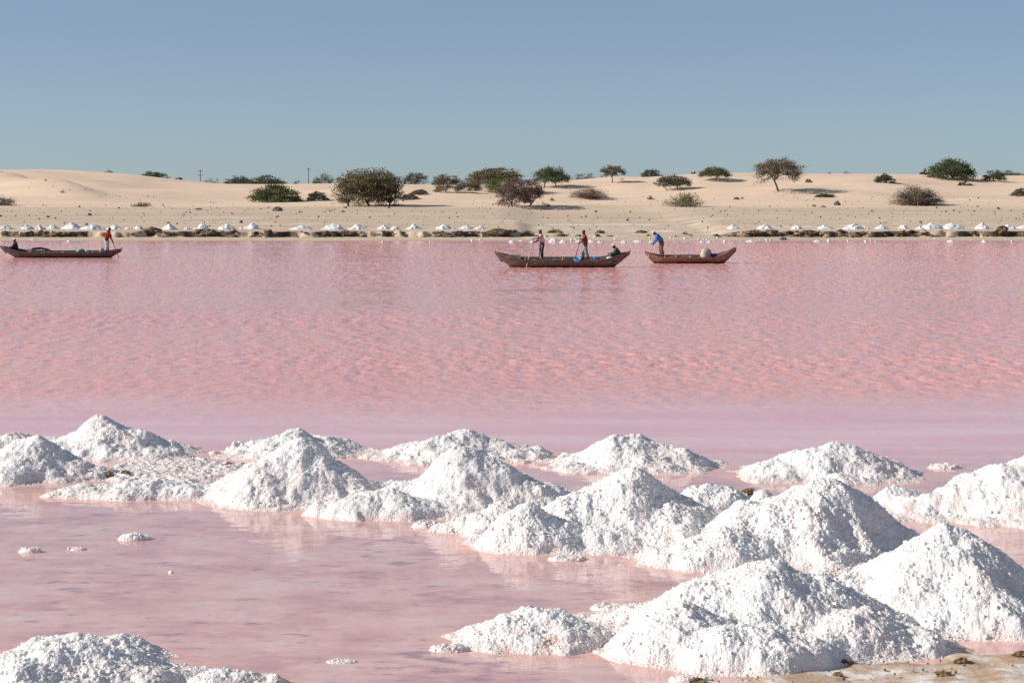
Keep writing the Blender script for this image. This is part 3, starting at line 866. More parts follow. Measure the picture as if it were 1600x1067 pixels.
STONES = [('black boulder on the flat beach below the round dark bush', 434, 330, 18, 7, 'rock'), ('brown boulder at the dune foot left of the big thorn bush', 1308, 321, 10, 7, 'rock'),
          ('low brown stone at the dune foot, right of the bare acacia', 1272, 323, 8, 3, 'clod'), ('flat brown stone beside the brown boulder', 1286, 324, 9, 3, 'clod'), ('dark half-round stone on the dune right of the green spreading bush', 1151, 312, 10, 4, 'rock'),
          ('dark stone on the beach at upper left', 140, 337, 8, 4, 'rock'), ('flat dark log on the beach left of centre', 311, 328, 11, 3, 'rock'), ('small dark stone right of the purple thorn tree', 857, 323, 7, 4, 'rock')]
for i, (l, px, row, wd, ht, mt) in enumerate(STONES):
    x, d, z = ground_hit(px, row)
    obj('stone', rock_mesh('stone', wd / 2 * d / F, wd / 2 * d / F * .8, ht * d / F, 560 + i, 9, 6, .2), M[mt], loc=(x, d, z - .02), label=l, cat='stone', group='stones on the far beach')

# ================================================================== trees and bushes
def leaves(P, size, rg, flat=.0):
    n = len(P)
    nrm = rg.normal(size=(n, 3)); nrm[:, 2] += flat; nrm /= np.linalg.norm(nrm, axis=1)[:, None]
    a = np.cross(nrm, rg.normal(size=(n, 3))); a /= np.linalg.norm(a, axis=1)[:, None] + 1e-9
    b = np.cross(nrm, a)
    s = size * rg.uniform(.6, 1.4, n)[:, None]
    V = np.stack([P - a * s, P - b * s * .45, P + a * s, P + b * s * .45], 1).reshape(-1, 3)
    return V, np.arange(n * 4).reshape(-1, 4)

def in_crown(kind, W, H, rg, n):
    """cluster centres inside a crown envelope; base at z=0, total height H, width W"""
    out = []
    while len(out) < n:
        x, y = rg.uniform(-1, 1, 2); r = math.hypot(x, y)
        if r > 1: continue
        if kind == 'umbrella':      # flat-topped, hollow below
            zt = (1 - .30 * r ** 2.5) * (1.05 - .2 * rg.random() ** 2); zb = .38 + .10 * (1 - r) if rg.random() > .42 else .14
            z = zb + (zt - zb) * rg.random() ** .45
        elif kind == 'acacia':      # flat top, sides falling to the ground
            zt = (1 - .28 * r ** 3) * (1.04 - .22 * rg.random() ** 2); zb = .02 + .16 * (1 - r)
            z = zb + (zt - zb) * rg.random() ** .75
        elif kind == 'round':
            zt = .35 + .65 * math.sqrt(max(0, 1 - r * r)); zb = .22 * r + .10
            z = zb + (zt - zb) * rg.random() ** .6
        elif kind == 'bush':        # dome that sits on the ground
            zt = math.sqrt(max(0, 1 - r ** 2.2)); zb = 0.02
            z = zb + (zt - zb) * rg.random() ** .6
        else:
            z = rg.random() * (1 - r)
        out.append((x * W / 2, y * W / 2 * .85, z * H))
    return np.array(out)

def make_tree(name, kind, W, H, leaf, loc, label, cat, seed, group=None, ncl=60, per=34, lsize=None, trunks=1, lean=0.0):
    rg = np.random.default_rng(seed)
    root = obj(name, None, loc=loc, label=label, cat=cat, group=group)
    ncl = int(ncl * 1.8); per = int(per * 1.6)
    C = in_crown(kind, W, H, rg, ncl)
    C += rg.normal(0, .03, C.shape) * W * np.array([1, 1, .35])
    C[:, 2] = np.maximum(C[:, 2], .04 * H)
    # wood: stems from the base, limbs to the clusters
    mb = MB()
    tr = max(.05, H * .028)
    th = {'umbrella': .34, 'acacia': .09, 'round': .20, 'bush': .04}.get(kind, .05) * H
    bases = [np.array([(k - (trunks - 1) / 2) * W * .34, 0, 0]) for k in range(trunks)]
    forks = []
    for b0 in bases:
        f = b0 + np.array([rg.normal(0, .06) * W + lean * th, rg.normal(0, .04) * W, th])
        mb.tube([b0 - np.array([0, 0, .15]), (b0 + f) / 2 + rg.normal(0, .03, 3) * W * .3, f], [tr * 1.25, tr, tr * .8], 7)
        forks.append(f)
    limbs = []
    for f in forks:
        for k in range(5):
            a = 2 * math.pi * (k + rg.random()) / 5
            e = f + np.array([math.cos(a) * W * .26, math.sin(a) * W * .22, (H - th) * rg.uniform(.25, .55)])
            mid = (f + e) / 2 + np.array([0, 0, .05 * H])
            mb.tube([f, mid, e], [tr * .65, tr * .5, tr * .36], 5); limbs += [mid, e]
    limbs = np.array(limbs)
    for c in C:
        k = int(np.argmin(((limbs - c) ** 2).sum(1) + 3 * np.maximum(limbs[:, 2] - c[2], 0) ** 2))
        l = limbs[k]
        mb.tube([l, (l + c) / 2 + np.array([0, 0, .03 * H]), c], [tr * .26, tr * .18, tr * .08], 3, cap=False)
    obj('trunk', mb.mesh('trunk'), M['bark'], root)
    ls = lsize or max(.08, min(.13, W * .016))
    cr = np.array([.085 * W, .085 * W, .05 * H if kind in ('umbrella', 'acacia') else .085 * H])
    P = np.repeat(C, per, axis=0) + rg.normal(0, .62, (len(C) * per, 3)) * cr
    P[:, 2] = np.maximum(P[:, 2], .03)
    V, Fq = leaves(P, ls, rg, .8 if kind in ('umbrella', 'acacia') else .2)
    obj('crown', mesh('crown', V, [Fq]), M[leaf], root)
    return root

def make_thorn(name, W, H, loc, label, cat, seed, leaf=None, n=230, mat='twig', group=None, nl=900, up=.8):
    """a bush of bare arching twigs with sparse leaves"""
    rg = np.random.default_rng(seed)
    root = obj(name, None, loc=loc, label=label, cat=cat, group=group)
    mb = MB(); tips = []
    for k in range(n):
        a = rg.uniform(0, 2 * math.pi); r = math.sqrt(rg.random())
        bx, by = rg.normal(0, .13, 2) * W
        ex, ey = math.cos(a) * r * W * .5, math.sin(a) * r * W * .42
        ez = H * (1 - r ** 2) ** up * rg.uniform(.55, 1.08) + .05 * H
        m_ = np.array([(bx + ex) / 2 + rg.normal(0, .03) * W, (by + ey) / 2, ez * rg.uniform(.5, .85)])
        t = max(.014, H * .011)
        e = np.array([ex, ey, ez])
        mb.tube([(bx, by, -.05), m_, e], [t * 1.3, t, t * .5], 3, cap=False)
        for q in range(3):
            s = m_ + (e - m_) * rg.random(); g = s + rg.normal(0, .07, 3) * np.array([W, W, H * 1.3])
            g[2] = max(g[2], .03)
            mb.tube([s, g], [t * .7, t * .35], 3, cap=False); tips.append(g)
        tips += [e, m_]
    obj('branches' if False else 'branch_tangle', mb.mesh('branch_tangle'), M[mat], root)
    if leaf:
        T = np.array(tips); P = T[rg.integers(0, len(T), nl)] + rg.normal(0, .03, (nl, 3)) * W
        P[:, 2] = np.maximum(P[:, 2], .03)
        V, Fq = leaves(P, max(.07, W * .014), rg, .2)
        obj('foliage', mesh('foliage', V, [Fq]), M[leaf], root)
    return root

# (label, px, base row, top row, width px, style, leaf, distance if behind the crest)
GT = 'trees and bushes on the far dunes'
TREES = [
 ('acacia_tree', 'largest olive-brown acacia with branches down to the sand', 577, 322, 264, 98, 'acacia', 'leaf_olive', None, dict(ncl=210, per=34, trunks=3)),
 ('acacia_tree', 'purple-brown dry acacia in front of the yellow-green tree', 814, 322.5, 277, 76, 'acacia', 'leaf_purple', None, dict(ncl=95, per=34, trunks=2)),
 ('broadleaf_tree', 'yellow-green tree half hidden behind the purple-brown acacia', 783, 308, 278, 46, 'round', 'leaf_bright', None, dict(ncl=50)),
 ('acacia_tree', 'wide olive acacia behind the yellow-green tree', 774, 301, 263, 84, 'umbrella', 'leaf_olive', None, dict(ncl=100)),
 ('acacia_tree', 'reddish-brown acacia between the largest acacia and the wide olive one', 698, 301, 272, 42, 'acacia', 'leaf_brown', None, dict(ncl=60)),
 ('shrub', 'grey-brown low shrub beside the reddish-brown acacia', 733, 298, 278, 40, 'bush', 'leaf_grey', None, dict(ncl=50)),
 ('acacia_tree', 'distant grey umbrella acacia right of the largest acacia', 650, None, 268, 38, 'umbrella', 'leaf_dark', 420, dict(ncl=60)),
 ('shrub', 'small dark bush at the foot of the distant grey acacia', 630, None, 279, 20, 'bush', 'leaf_dark', 400, dict(ncl=30)),
 ('broadleaf_tree', 'dark tree peeking out behind the reddish-brown acacia', 685, None, 274, 24, 'round', 'leaf_dark', 400, dict(ncl=40)),
 ('shrub', 'leafy green bush on the crest left of the largest acacia', 506, None, 270, 38, 'bush', 'leaf_green', 385, dict(ncl=55)),
 ('shrub', 'wide dark green bush on the dune left of the largest acacia', 428, 315, 288, 80, 'bush', 'leaf_green', None, dict(ncl=80)),
 ('shrub', 'small round grey-green bush beside the wide dark green one', 496, 313.5, 298, 32, 'bush', 'leaf_dark', None, dict(ncl=40)),
 ('acacia_tree', 'low dark acacia on the skyline, right of the left utility pole', 374, None, 275, 46, 'umbrella', 'leaf_dark', 430, dict(ncl=55)),
 ('acacia_tree', 'broad dark acacia on the skyline above the wide green bush', 417, None, 275, 58, 'umbrella', 'leaf_dark', 420, dict(ncl=65)),
 ('shrub', 'dark bush on the skyline at the left utility pole', 331, None, 279, 40, 'bush', 'leaf_dark', 420, dict(ncl=45)),
 ('shrub', 'tiny dark bush on the skyline left of the right utility pole', 463, None, 281, 20, 'bush', 'leaf_dark', 400, dict(ncl=20)),
 ('shrub', 'rounded olive bush on the crest of the left dune', 241, None, 267, 46, 'bush', 'leaf_green', 368, dict(ncl=60)),
 ('shrub', 'thin dark bush on the top of the left dune', 171, None, 266.5, 24, 'bush', 'leaf_dark', 366, dict(ncl=25)),
 ('shrub', 'small dark bush right of the rounded olive bush', 280, None, 277, 17, 'bush', 'leaf_dark', 366, dict(ncl=20)),
 ('broadleaf_tree', 'full dark green tree on the slope above the red-vested man', 861, 293, 260, 58, 'round', 'leaf_green', None, dict(ncl=85, trunks=2)),
 ('acacia_tree', 'small rounded tree with clear trunk and flat shadow on the slope', 957, 285.5, 258, 38, 'umbrella', 'leaf_olive', None, dict(ncl=60)),
 ('shrub', 'dark hedge-like bush on the skyline between two slope trees', 912, None, 270.5, 54, 'bush', 'leaf_dark', 395, dict(ncl=60)),
 ('shrub', 'dark bush on the skyline above the blue-shirted man', 1018, None, 263, 34, 'bush', 'leaf_dark', 362, dict(ncl=50)),
 ('broadleaf_tree', 'twin-trunked dark tree on the slope above the right-hand boat', 1052, 297, 273, 56, 'round', 'leaf_dark', None, dict(ncl=70, trunks=2)),
 ('shrub', 'dense green bush on the crest casting a long shadow', 1118, 282, 260, 48, 'round', 'leaf_green', None, dict(ncl=70)),
 ('shrub', 'tiny bush on the skyline left of the dense green one', 1085, None, 267.5, 13, 'bush', 'leaf_dark', 362, dict(ncl=14)),
 ('acacia_tree', 'bare brown acacia with forked trunk and shadow on the right dune', 1217, 299, 246, 74, 'umbrella', 'leaf_brown', None, dict(ncl=95, per=26, trunks=1)),
 ('shrub', 'thin dark bush on the skyline right of the bare acacia', 1298, None, 268.5, 18, 'bush', 'leaf_dark', 380, dict(ncl=16)),
 ('shrub', 'longer dark bush on the skyline right of the bare acacia', 1325, None, 267.5, 32, 'bush', 'leaf_dark', 385, dict(ncl=30)),
 ('shrub', 'small green bush on the slope between bare acacia and large round bush', 1383, 285.5, 271, 32, 'bush', 'leaf_dark', None, dict(ncl=40)),
 ('shrub', 'large round green bush on the right skyline', 1487, 279, 247, 70, 'bush', 'leaf_green', None, dict(ncl=120)),
 ('shrub', 'little brown bush at the left of the large round bush', 1447, 273, 264, 18, 'bush', 'leaf_brown', None, dict(ncl=18)),
 ('shrub', 'small green bush right of the large round bush', 1554, 283, 265, 36, 'bush', 'leaf_green', None, dict(ncl=45)),
 ('shrub', 'tiny dark bush below the large round bush', 1508, 289.5, 282, 20, 'bush', 'leaf_dark', None, dict(ncl=16)),
 ('acacia_tree', 'dark low tree on the skyline at the right edge', 1582, None, 266, 48, 'umbrella', 'leaf_dark', 420, dict(ncl=45)),
 ('shrub', 'grey-green bush cut by the right edge on the slope', 1594, 306, 294, 32, 'bush', 'leaf_grey', None, dict(ncl=35)),
 ('shrub', 'low brown shrub right of the largest acacia', 636, 311, 302, 32, 'bush', 'leaf_brown', None, dict(ncl=30)),
 ('shrub', 'low brown scrub behind the first low shrub, farther right', 657, 304, 296, 32, 'bush', 'leaf_brown', None, dict(ncl=25)),
 ('shrub', 'low dark mat of scrub right of the bare acacia', 1289, 308, 302, 30, 'bush', 'leaf_dark', None, dict(ncl=25)),
 ('shrub', 'tiny bush beside the bare acacia shadow', 1264, 285.5, 279.5, 11, 'bush', 'leaf_dark', None, dict(ncl=10)),
]
for i, (nm, label, px, rb, rt, wd, kind, leaf, dist, kw) in enumerate(TREES):
    if dist is None: x, d, z = ground_hit(px, rb, 262)
    else: x, d = X(px, dist), dist; z = tz(x, d)
    W, H = wd * d / F, Z(rt, d) - z
    make_tree(nm, kind, W * .97, max(H * .98, .5), leaf, (x, d, z - .05), label, 'tree' if 'tree' in nm else 'bush', 2000 + i * 7, GT, **kw)
THORNS = [
 ('wide low dry thorn bush in the middle of the dune', 920, 309, 292, 68, 'leaf_purple', dict(n=200, nl=700)),
 ('big grey twiggy thorn bush at the dune foot on the right', 1432, 320.5, 289, 92, 'leaf_grey', dict(n=330, nl=700)),
 ('spreading green bush with long shoots at the dune foot', 1068, 323, 300, 72, 'leaf_bright', dict(n=90, nl=1300)),
 ('dark scrubby bush cut by the left edge', 6, 321, 307, 48, 'leaf_dark', dict(n=110, nl=900)),
 ('sprawling half-dead scrub on the left beach', 223, 323, 316, 36, 'leaf_dark', dict(n=60, nl=350)),
 ('small dry tuft left of the spreading green bush', 1016, 312, 305, 13, 'leaf_grey', dict(n=40, nl=80)),
 ('dead branch lying on the left dune', 98, 301, 295, 13, None, dict(n=18)),
 ('small dry tuft right of the purple-brown acacia', 863, 314, 308, 9, 'leaf_grey', dict(n=30, nl=60)),
]
for i, (label, px, rb, rt, wd, leaf, kw) in enumerate(THORNS):
    x, d, z = ground_hit(px, rb, 262)
    nm = 'dead_branch' if 'dead branch' in label else ('grass_tuft' if 'tuft' in label else 'thorn_bush')
    make_thorn(nm, wd * d / F, Z(rt, d) - z, (x, d, z - .03), label, {'dead_branch': 'branch', 'grass_tuft': 'tuft'}.get(nm, 'bush'), 3000 + i * 9, leaf, group=GT, **kw)

# utility poles far behind the dunes
for label, px, top in (('grey utility pole with crossarms beyond the left dune', 313, 265), ('thin grey utility pole between two skyline bushes', 482, 262)):
    d = 620.0; x = X(px, d); z = tz(x, d)
    root = obj('utility_pole', None, loc=(x, d, z), label=label, cat='utility pole', group='utility poles beyond the dunes')
    h = Z(top, d) - z
    mb = MB(); mb.tube([(0, 0, -.3), (0, 0, h)], [.19, .13], 8); obj('shaft', mb.mesh('shaft'), M['steel'], root)
    for k in range(2 if px < 400 else 1):
        mb = MB(); mb.box((0, -.16, h - .5 - 1.3 * k), (1.7 if px < 400 else .9, .12, .14)); c = obj('crossarm', mb.mesh('crossarm'), M['steel'], root)
        for sx in (-1, 1):
            mb = MB(); mb.lathe([(.05, 0), (.08, .08), (.04, .2)], 6, (sx * (.7 if px < 400 else .35), -.16, h - .43 - 1.3 * k)); obj('insulator', mb.mesh('insulator'), M['steel'], c)

# ================================================================== boats
def boat(label, px0, px1, row, bow_h, stern_h, mid_h, bow_run, stern_run, mat, heel, yaw, seed, beam=1.25, prong=False):
    d = depth_of(row) + beam / 2; L = (px1 - px0) * d / F; xc = X((px0 + px1) / 2, d)
    root = obj('pirogue', None, loc=(xc, d, 0), label=label, cat='boat', group='wooden pirogues on the lake')
    root.rotation_euler = (R(heel), 0, R(yaw))
    n = 33; u = np.linspace(0, 1, n); x = (u - .5) * L
    bl, sl_ = bow_run / L, stern_run / L
    zb = np.where(u < bl, -.1 + (bow_h - .03) * (1 - u / bl) ** .95, -.1)
    zb = np.where(u > 1 - sl_, -.1 + (stern_h - .03) * (1 - (1 - u) / sl_) ** .95, zb)
    zg = mid_h + (bow_h - mid_h) * np.clip(1 - u / (bl * 1.6), 0, 1) ** 1.15 + (stern_h - mid_h) * np.clip(1 - (1 - u) / (sl_ * 1.6), 0, 1) ** 1.15
    zg = np.maximum(zg, zb + .09)
    taper = np.clip(np.minimum(u / .30, (1 - u) / .26), 0, 1)
    bgn = beam / 2 * (.09 + .91 * np.sin(taper * np.pi / 2) ** .9)
    bbt = bgn * (.62)
    def pt(i, f, s, off=0.0):    # f: 0 bottom edge .. 1 gunwale
        return np.array([x[i], s * (bbt[i] + (bgn[i] - bbt[i]) * f + off), zb[i] + (zg[i] - zb[i]) * f])
    K = 3
    for s in (-1, 1):
        for j in range(K):
            f0, f1 = j / K + (.012 if j else 0), (j + 1) / K - .012
            V = []
            for i in range(n):
                o = .012 * j
                V += [pt(i, f0, s, o), pt(i, f1, s, o + .004), pt(i, f1, s, o - .03), pt(i, f0, s, o - .03)]
            Fq = []
            for i in range(n - 1):
                for k in range(4):
                    a, b = i * 4 + k, i * 4 + (k + 1) % 4
                    Fq.append((a, b, b + 4, a + 4) if s < 0 else (a, a + 4, b + 4, b))
            Fq += [(0, 1, 2, 3), tuple((n - 1) * 4 + k for k in (3, 2, 1, 0))]
            obj('plank', mesh('plank', V, Fq), mat, root)
        mb = MB(); mb.tube([pt(i, 1.0, s, .03) + np.array([0, 0, .012]) for i in range(n)], .026, 6); obj('gunwale', mb.mesh('gunwale', True), mat, root)
    V = []
    for i in range(n):
        V += [(x[i], -bbt[i], zb[i] - .012), (x[i], bbt[i], zb[i] - .012), (x[i], bbt[i] - .02, zb[i] + .03), (x[i], -bbt[i] + .02, zb[i] + .03)]
    Fq = [(i * 4 + k, i * 4 + (k + 1) % 4, i * 4 + 4 + (k + 1) % 4, i * 4 + 4 + k) for i in range(n - 1) for k in range(4)] + [(3, 2, 1, 0), tuple((n - 1) * 4 + k for k in range(4))]
    obj('bottom', mesh('bottom', V, Fq), mat, root)
    # inner lining, ribs and thwarts
    for q, uu in enumerate((.22, .36, .5, .63, .76)):
        i = int(uu * (n - 1))
        for s in (-1, 1):
            mb = MB(); mb.tube([pt(i, .02, s, -.06), pt(i, .97, s, -.055)], .025, 5); obj('rib', mb.mesh('rib'), M['palewood'], root)
    for uu in (.29, .46, .60, .72):
        i = int(uu * (n - 1))
        mb = MB(); mb.box((x[i], 0, zg[i] - .12), (.20, 2 * bgn[i] - .11, .035)); obj('thwart', mb.mesh('thwart'), M['inner'], root)
    V = []
    idx = [i for i in range(n) if .12 < u[i] < .88]
    for i in idx:
        w2 = bbt[i] + (bgn[i] - bbt[i]) * .36 - .05
        V += [(x[i], -w2, zb[i] + (zg[i] - zb[i]) * .38), (x[i], w2, zb[i] + (zg[i] - zb[i]) * .38)]
    obj('floor_board', mesh('floor_board', V, [(2 * k, 2 * k + 2, 2 * k + 3, 2 * k + 1) for k in range(len(idx) - 1)]), M['inner'], root)
    # stem and stern pieces
    mb = MB(); mb.tube([(x[0] + .35, 0, zb[2]), (x[0], 0, zg[0] - .02), (x[0] - .05, 0, zg[0] + .05)], [.07, .06, .045], 6); obj('stem_post', mb.mesh('stem_post'), mat, root)
    if prong:
        mb = MB()
        mb.tube([(x[-1] - .38, 0, zg[-3] - .02), (x[-1] - .02, 0, zg[-1] + .04)], [.045, .035], 6)
        mb.tube([(x[-1] - .50, 0, zg[-5] + .10), (x[-1] - .14, 0, zg[-1] + .07), (x[-1] + .0, 0, zg[-1] + .05)], .032, 6)
        obj('stern_horn', mb.mesh('stern_horn'), mat, root)
    else:
        mb = MB(); a = math.atan2(stern_h + .05, stern_run)
        mb.box((x[-1] - .20, 0, zg[-1] - .10), (.62, .30, .06), Matrix.Rotation(-a, 4, 'Y')); obj('stern_board', mb.mesh('stern_board'), M['inner'], root)
    return root, xc, d

b_mid, xm, dm = boat('long patched wooden pirogue with red paint, carrying three people', 775, 984, 418, .82, .86, .46, .95, 1.05, M['hull_mid'], 6.0, 0, 1)
b_right, xr, dr = boat('shorter rust-brown pirogue carrying one man and a beige sack', 1009, 1150, 412, .66, .86, .40, .62, .85, M['hull_right'], 6.0, 0, 2, beam=1.15, prong=True)
b_left, xl, dl = boat('dark grey-brown pirogue at the left edge with two people', 2, 190, 403, .72, .54, .36, 1.15, .85, M['hull_left'], 5.0, 0, 3)

# ------------------------------------------------------------------ people
def skin_mesh(name, verts, edges, radii, root=0, sub=1):
    me = bpy.data.meshes.new(name)
    me.from_pydata([tuple(v) for v in verts], edges, [])
    o = bpy.data.objects.new(name, me); COL.objects.link(o)
    sk = o.modifiers.new('skin', 'SKIN'); sk.use_smooth_shade = True
    for i, r in enumerate(radii):
        rr = r if hasattr(r, '__len__') else (r, r)
        me.skin_vertices[0].data[i].radius = rr
        me.skin_vertices[0].data[i].use_root = (i == root)
    sb = o.modifiers.new('sub', 'SUBSURF'); sb.levels = sub; sb.render_levels = sub
    dg = bpy.context.evaluated_depsgraph_get()
    out = bpy.data.meshes.new_from_object(o.evaluated_get(dg))
    bpy.data.objects.remove(o, do_unlink=True)
    out.name = name
    out.polygons.foreach_set('use_smooth', np.ones(len(out.polygons), dtype=bool))
    return out

class Skel:
    def __init__(s): s.v = []; s.e = []; s.r = []; s.id = {}
    def add(s, name, p, r, parent=None):
        s.id[name] = len(s.v); s.v.append(np.array(p, float)); s.r.append(r)
        if parent is not None: s.e.append((s.id[parent], s.id[name]))
    def mesh(s, name, sub=1): return skin_mesh(name, s.v, s.e, [r * (1.36 if r > .04 else 1.12) for r in s.r], 0, sub)

def person(label, loc, face, J, shirt, trousers, cap=None, sleeve='short', vest=False, stripe=False):
    """J: joints in (forward, side, up); face -1 looks towards the left of the photo, +1 to the right"""
    root = obj('person', None, loc=loc, label=label, cat='person')
    T = lambda p: np.array([face * p[0], face * -p[1], p[2]])
    g = {k: T(v) for k, v in J.items()}
    lerp = lambda a, b, t: a + (b - a) * t
    s = Skel()
    s.add('pel', g['pel'], .125)
    s.add('waist', lerp(g['pel'], g['chest'], .45), .115, 'pel')
    s.add('chest', g['chest'], .135, 'waist')
    s.add('neck', g['neck'], .058, 'chest')
    hd = g['head'] - g['neck']; hd = hd / np.linalg.norm(hd)
    fw = np.array([face * 1.0, 0, -.15]); fw = fw - hd * fw.dot(hd); fw /= np.linalg.norm(fw)
    sd_ = np.cross(hd, fw)
    s.add('jaw', g['head'] - hd * .065 + fw * .018, .066, 'neck')
    s.add('skull', g['head'] + hd * .01, .088, 'jaw')
    s.add('crown', g['head'] + hd * .075 - fw * .01, .066, 'skull')
    s.add('nose', g['head'] + fw * .098 - hd * .02, .014, 'skull')
    for q in (-1, 1):
        s.add(f'ear{q}', g['head'] + sd_ * .092 * q - fw * .01 - hd * .01, .017, 'skull')
    for q, S in ((-1, 'L'), (1, 'R')):
        s.add('sh' + S, g['sh' + S], .066, 'chest')
        s.add('el' + S, g['el' + S], .043, 'sh' + S)
        s.add('wr' + S, g['wr' + S], .030, 'el' + S)
        ad = g['wr' + S] - g['el' + S]; ad = ad / np.linalg.norm(ad)
        pm = g['wr' + S] + ad * .055
        s.add('palm' + S, pm, .034, 'wr' + S)
        cr = np.cross(ad, np.array([0, 0, 1.0])); cr = cr / (np.linalg.norm(cr) + 1e-6); dn = np.cross(cr, ad)
        for k in range(4):
            o_ = cr * (.024 * (k - 1.5)) ; ln = (.034, .04, .038, .03)[k]
            s.add(f'f{S}{k}a', pm + ad * (.04 + ln * .3) + o_, .0095, 'palm' + S)
            s.add(f'f{S}{k}b', pm + ad * (.042 + ln) + o_ + dn * -.022, .0085, f'f{S}{k}a')
            s.add(f'f{S}{k}c', pm + ad * (.036 + ln) + o_ + dn * -.048, .0075, f'f{S}{k}b')
        s.add(f'th{S}a', pm + cr * (-.045 if q < 0 else .045) + ad * .008 - dn * .012, .011, 'palm' + S)
        s.add(f'th{S}b', pm + cr * (-.05 if q < 0 else .05) + ad * .042 - dn * .03, .009, f'th{S}a')
        s.add('hip' + S, g['hip' + S], .095, 'pel')
        s.add('kn' + S, g['kn' + S], .056, 'hip' + S)
        s.add('calf' + S, lerp(g['kn' + S], g['an' + S], .3), .056, 'kn' + S)
        s.add('an' + S, g['an' + S], .037, 'calf' + S)
        s.add('ft' + S, g['an' + S] + np.array([face * .10, 0, -.035]), .036, 'an' + S)
        s.add('toe' + S, g['an' + S] + np.array([face * .19, 0, -.05]), .026, 'ft' + S)
    obj('body', s.mesh('body'), M['skin'], root)
    # shirt
    c = Skel()
    c.add('pel', lerp(g['pel'], g['chest'], .02), .150); c.add('w', lerp(g['pel'], g['chest'], .5), .142, 'pel'); c.add('ch', g['chest'], .158, 'w'); c.add('nk', lerp(g['chest'], g['neck'], .72), .085, 'ch')
    for S in 'LR':
        c.add('sh' + S, g['sh' + S], .088, 'ch')
        if not vest:
            e = lerp(g['sh' + S], g['el' + S], .72 if sleeve == 'short' else 1.0)
            c.add('el' + S, e, .064 if sleeve == 'short' else .058, 'sh' + S)
            if sleeve == 'long': c.add('wr' + S, lerp(g['el' + S], g['wr' + S], .85), .046, 'el' + S)
    obj('shirt', c.mesh('shirt'), M[shirt], root)
    t = Skel()
    t.add('pel', g['pel'] + np.array([0, 0, .02]), .147); t.add('w', lerp(g['pel'], g['chest'], .28), .138, 'pel')
    for S in 'LR':
        t.add('hip' + S, g['hip' + S], .112, 'pel'); t.add('kn' + S, g['kn' + S], .080, 'hip' + S)
        t.add('an' + S, lerp(g['kn' + S], g['an' + S], .82), .066, 'kn' + S)
    tro = obj('trousers', t.mesh('trousers'), M[trousers], root)
    if stripe:
        mb = MB(); off = np.array([0, -.105, 0]); S = 'L' if g['hipL'][1] < g['hipR'][1] else 'R'
        mb.tube([g['hip' + S] + off, g['kn' + S] + off * .8, g['an' + S] + off * .7], .022, 5); obj('stripe', mb.mesh('stripe'), M['whitecloth'], tro)
    # hair or cap
    rot = Matrix((tuple(fw), tuple(sd_), tuple(hd))).transposed().to_4x4()
    mb = MB()
    prof = [(.096, -.01), (.101, .03), (.092, .075), (.066, .105), (.025, .12)] if cap else [(.088, .0), (.095, .035), (.085, .075), (.06, .10), (.02, .112)]
    mb.lathe(prof, 12, (-.012, 0, 0.0), 1.05, .95)
    if cap: mb.lathe([(.06, .0), (.06, .014)], 10, (.095, 0, 0.0), 1.0, 1.05)
    h = obj('cap' if cap else 'hair', mb.mesh('cap', True), M[cap or 'hair'], root)
    h.matrix_local = Matrix.Translation(Vector(g['head'])) @ rot
    for q in (-1, 1):
        mb = MB(); mb.lathe([(.003, -.011), (.011, -.005), (.011, .005), (.003, .011)], 8); e = obj('eye', mb.mesh('eye', True), M['eye'], root)
        e.location = g['head'] + fw * .078 + sd_ * .033 * q + hd * .006
    return root, {k: np.array(loc) + v for k, v in g.items()}

def legs(d, hip, kL, aL, kR, aR, w_=.09):
    d.update(pel=hip, hipL=(hip[0], .085, hip[2] - .05), hipR=(hip[0], -.085, hip[2] - .05),
             knL=(kL[0], w_ + .01, kL[1]), anL=(aL[0], w_ + .02, aL[1]), knR=(kR[0], -w_ - .01, kR[1]), anR=(aR[0], -w_ - .02, aR[1]))

def upper(d, chest, neck, head, elL, wrL, elR, wrR):
    d.update(chest=chest, neck=neck, head=head, shL=(neck[0] - .02, .185, neck[2] - .075), shR=(neck[0] - .02, -.185, neck[2] - .075),
             elL=elL, wrL=wrL, elR=elR, wrR=wrR)

def pole(label, top, bottom, mat='pole', r=.024):
    c = (np.array(top) + np.array(bottom)) / 2
    mb = MB(); a, b = np.array(top) - c, np.array(bottom) - c
    mb.tube([a, a * .33 + b * .0 + np.array([.008, 0, 0]), b * .4 - np.array([.006, 0, 0]), b], [r * .85, r, r * 1.05, r * .9], 7)
    obj('punt_pole', mb.mesh('punt_pole', True), M[mat], loc=tuple(c), label=label, cat='pole', group='punt poles')

def at(px, d, z): return (X(px, d), d, z)

# pink-shirted man
J = {}
legs(J, (0, 0, .90), (.03, .48), (-.02, .09), (.07, .48), (.10, .09))
upper(J, (.02, 0, 1.27), (.05, 0, 1.46), (.10, 0, 1.60), (.20, .25, 1.10), (.47, .10, 1.00), (.22, -.25, 1.22), (.45, -.06, 1.20))
_, g = person('standing man in pale pink shirt and black trousers gripping a pole', at(847, dm, .38), -1, J, 'pink', 'black', stripe=True)
hm = (g['wrL'] + g['wrR']) / 2
pole('pale pole of the pink-shirted man, crossing the hull into the water', (X(834.5, dm), dm - .0, 1.72), (X(820.5, dm), dm - .78, -.25), 'palepole')
# red-vested man
J = {}
legs(J, (0, 0, .90), (.09, .50), (.10, .09), (-.06, .47), (-.22, .10))
upper(J, (.0, 0, 1.27), (.03, 0, 1.46), (.07, 0, 1.60), (.10, .27, 1.10), (.28, .08, 1.02), (.16, -.27, 1.16), (.26, -.08, 1.22))
person('standing man in dark red top and grey jeans holding a pole', at(914, dm, .36), -1, J, 'maroon', 'grey')
pole('dark pole of the man in the dark red top', (X(907, dm), dm, 1.66), (X(897, dm), dm + .25, .15), 'pole')
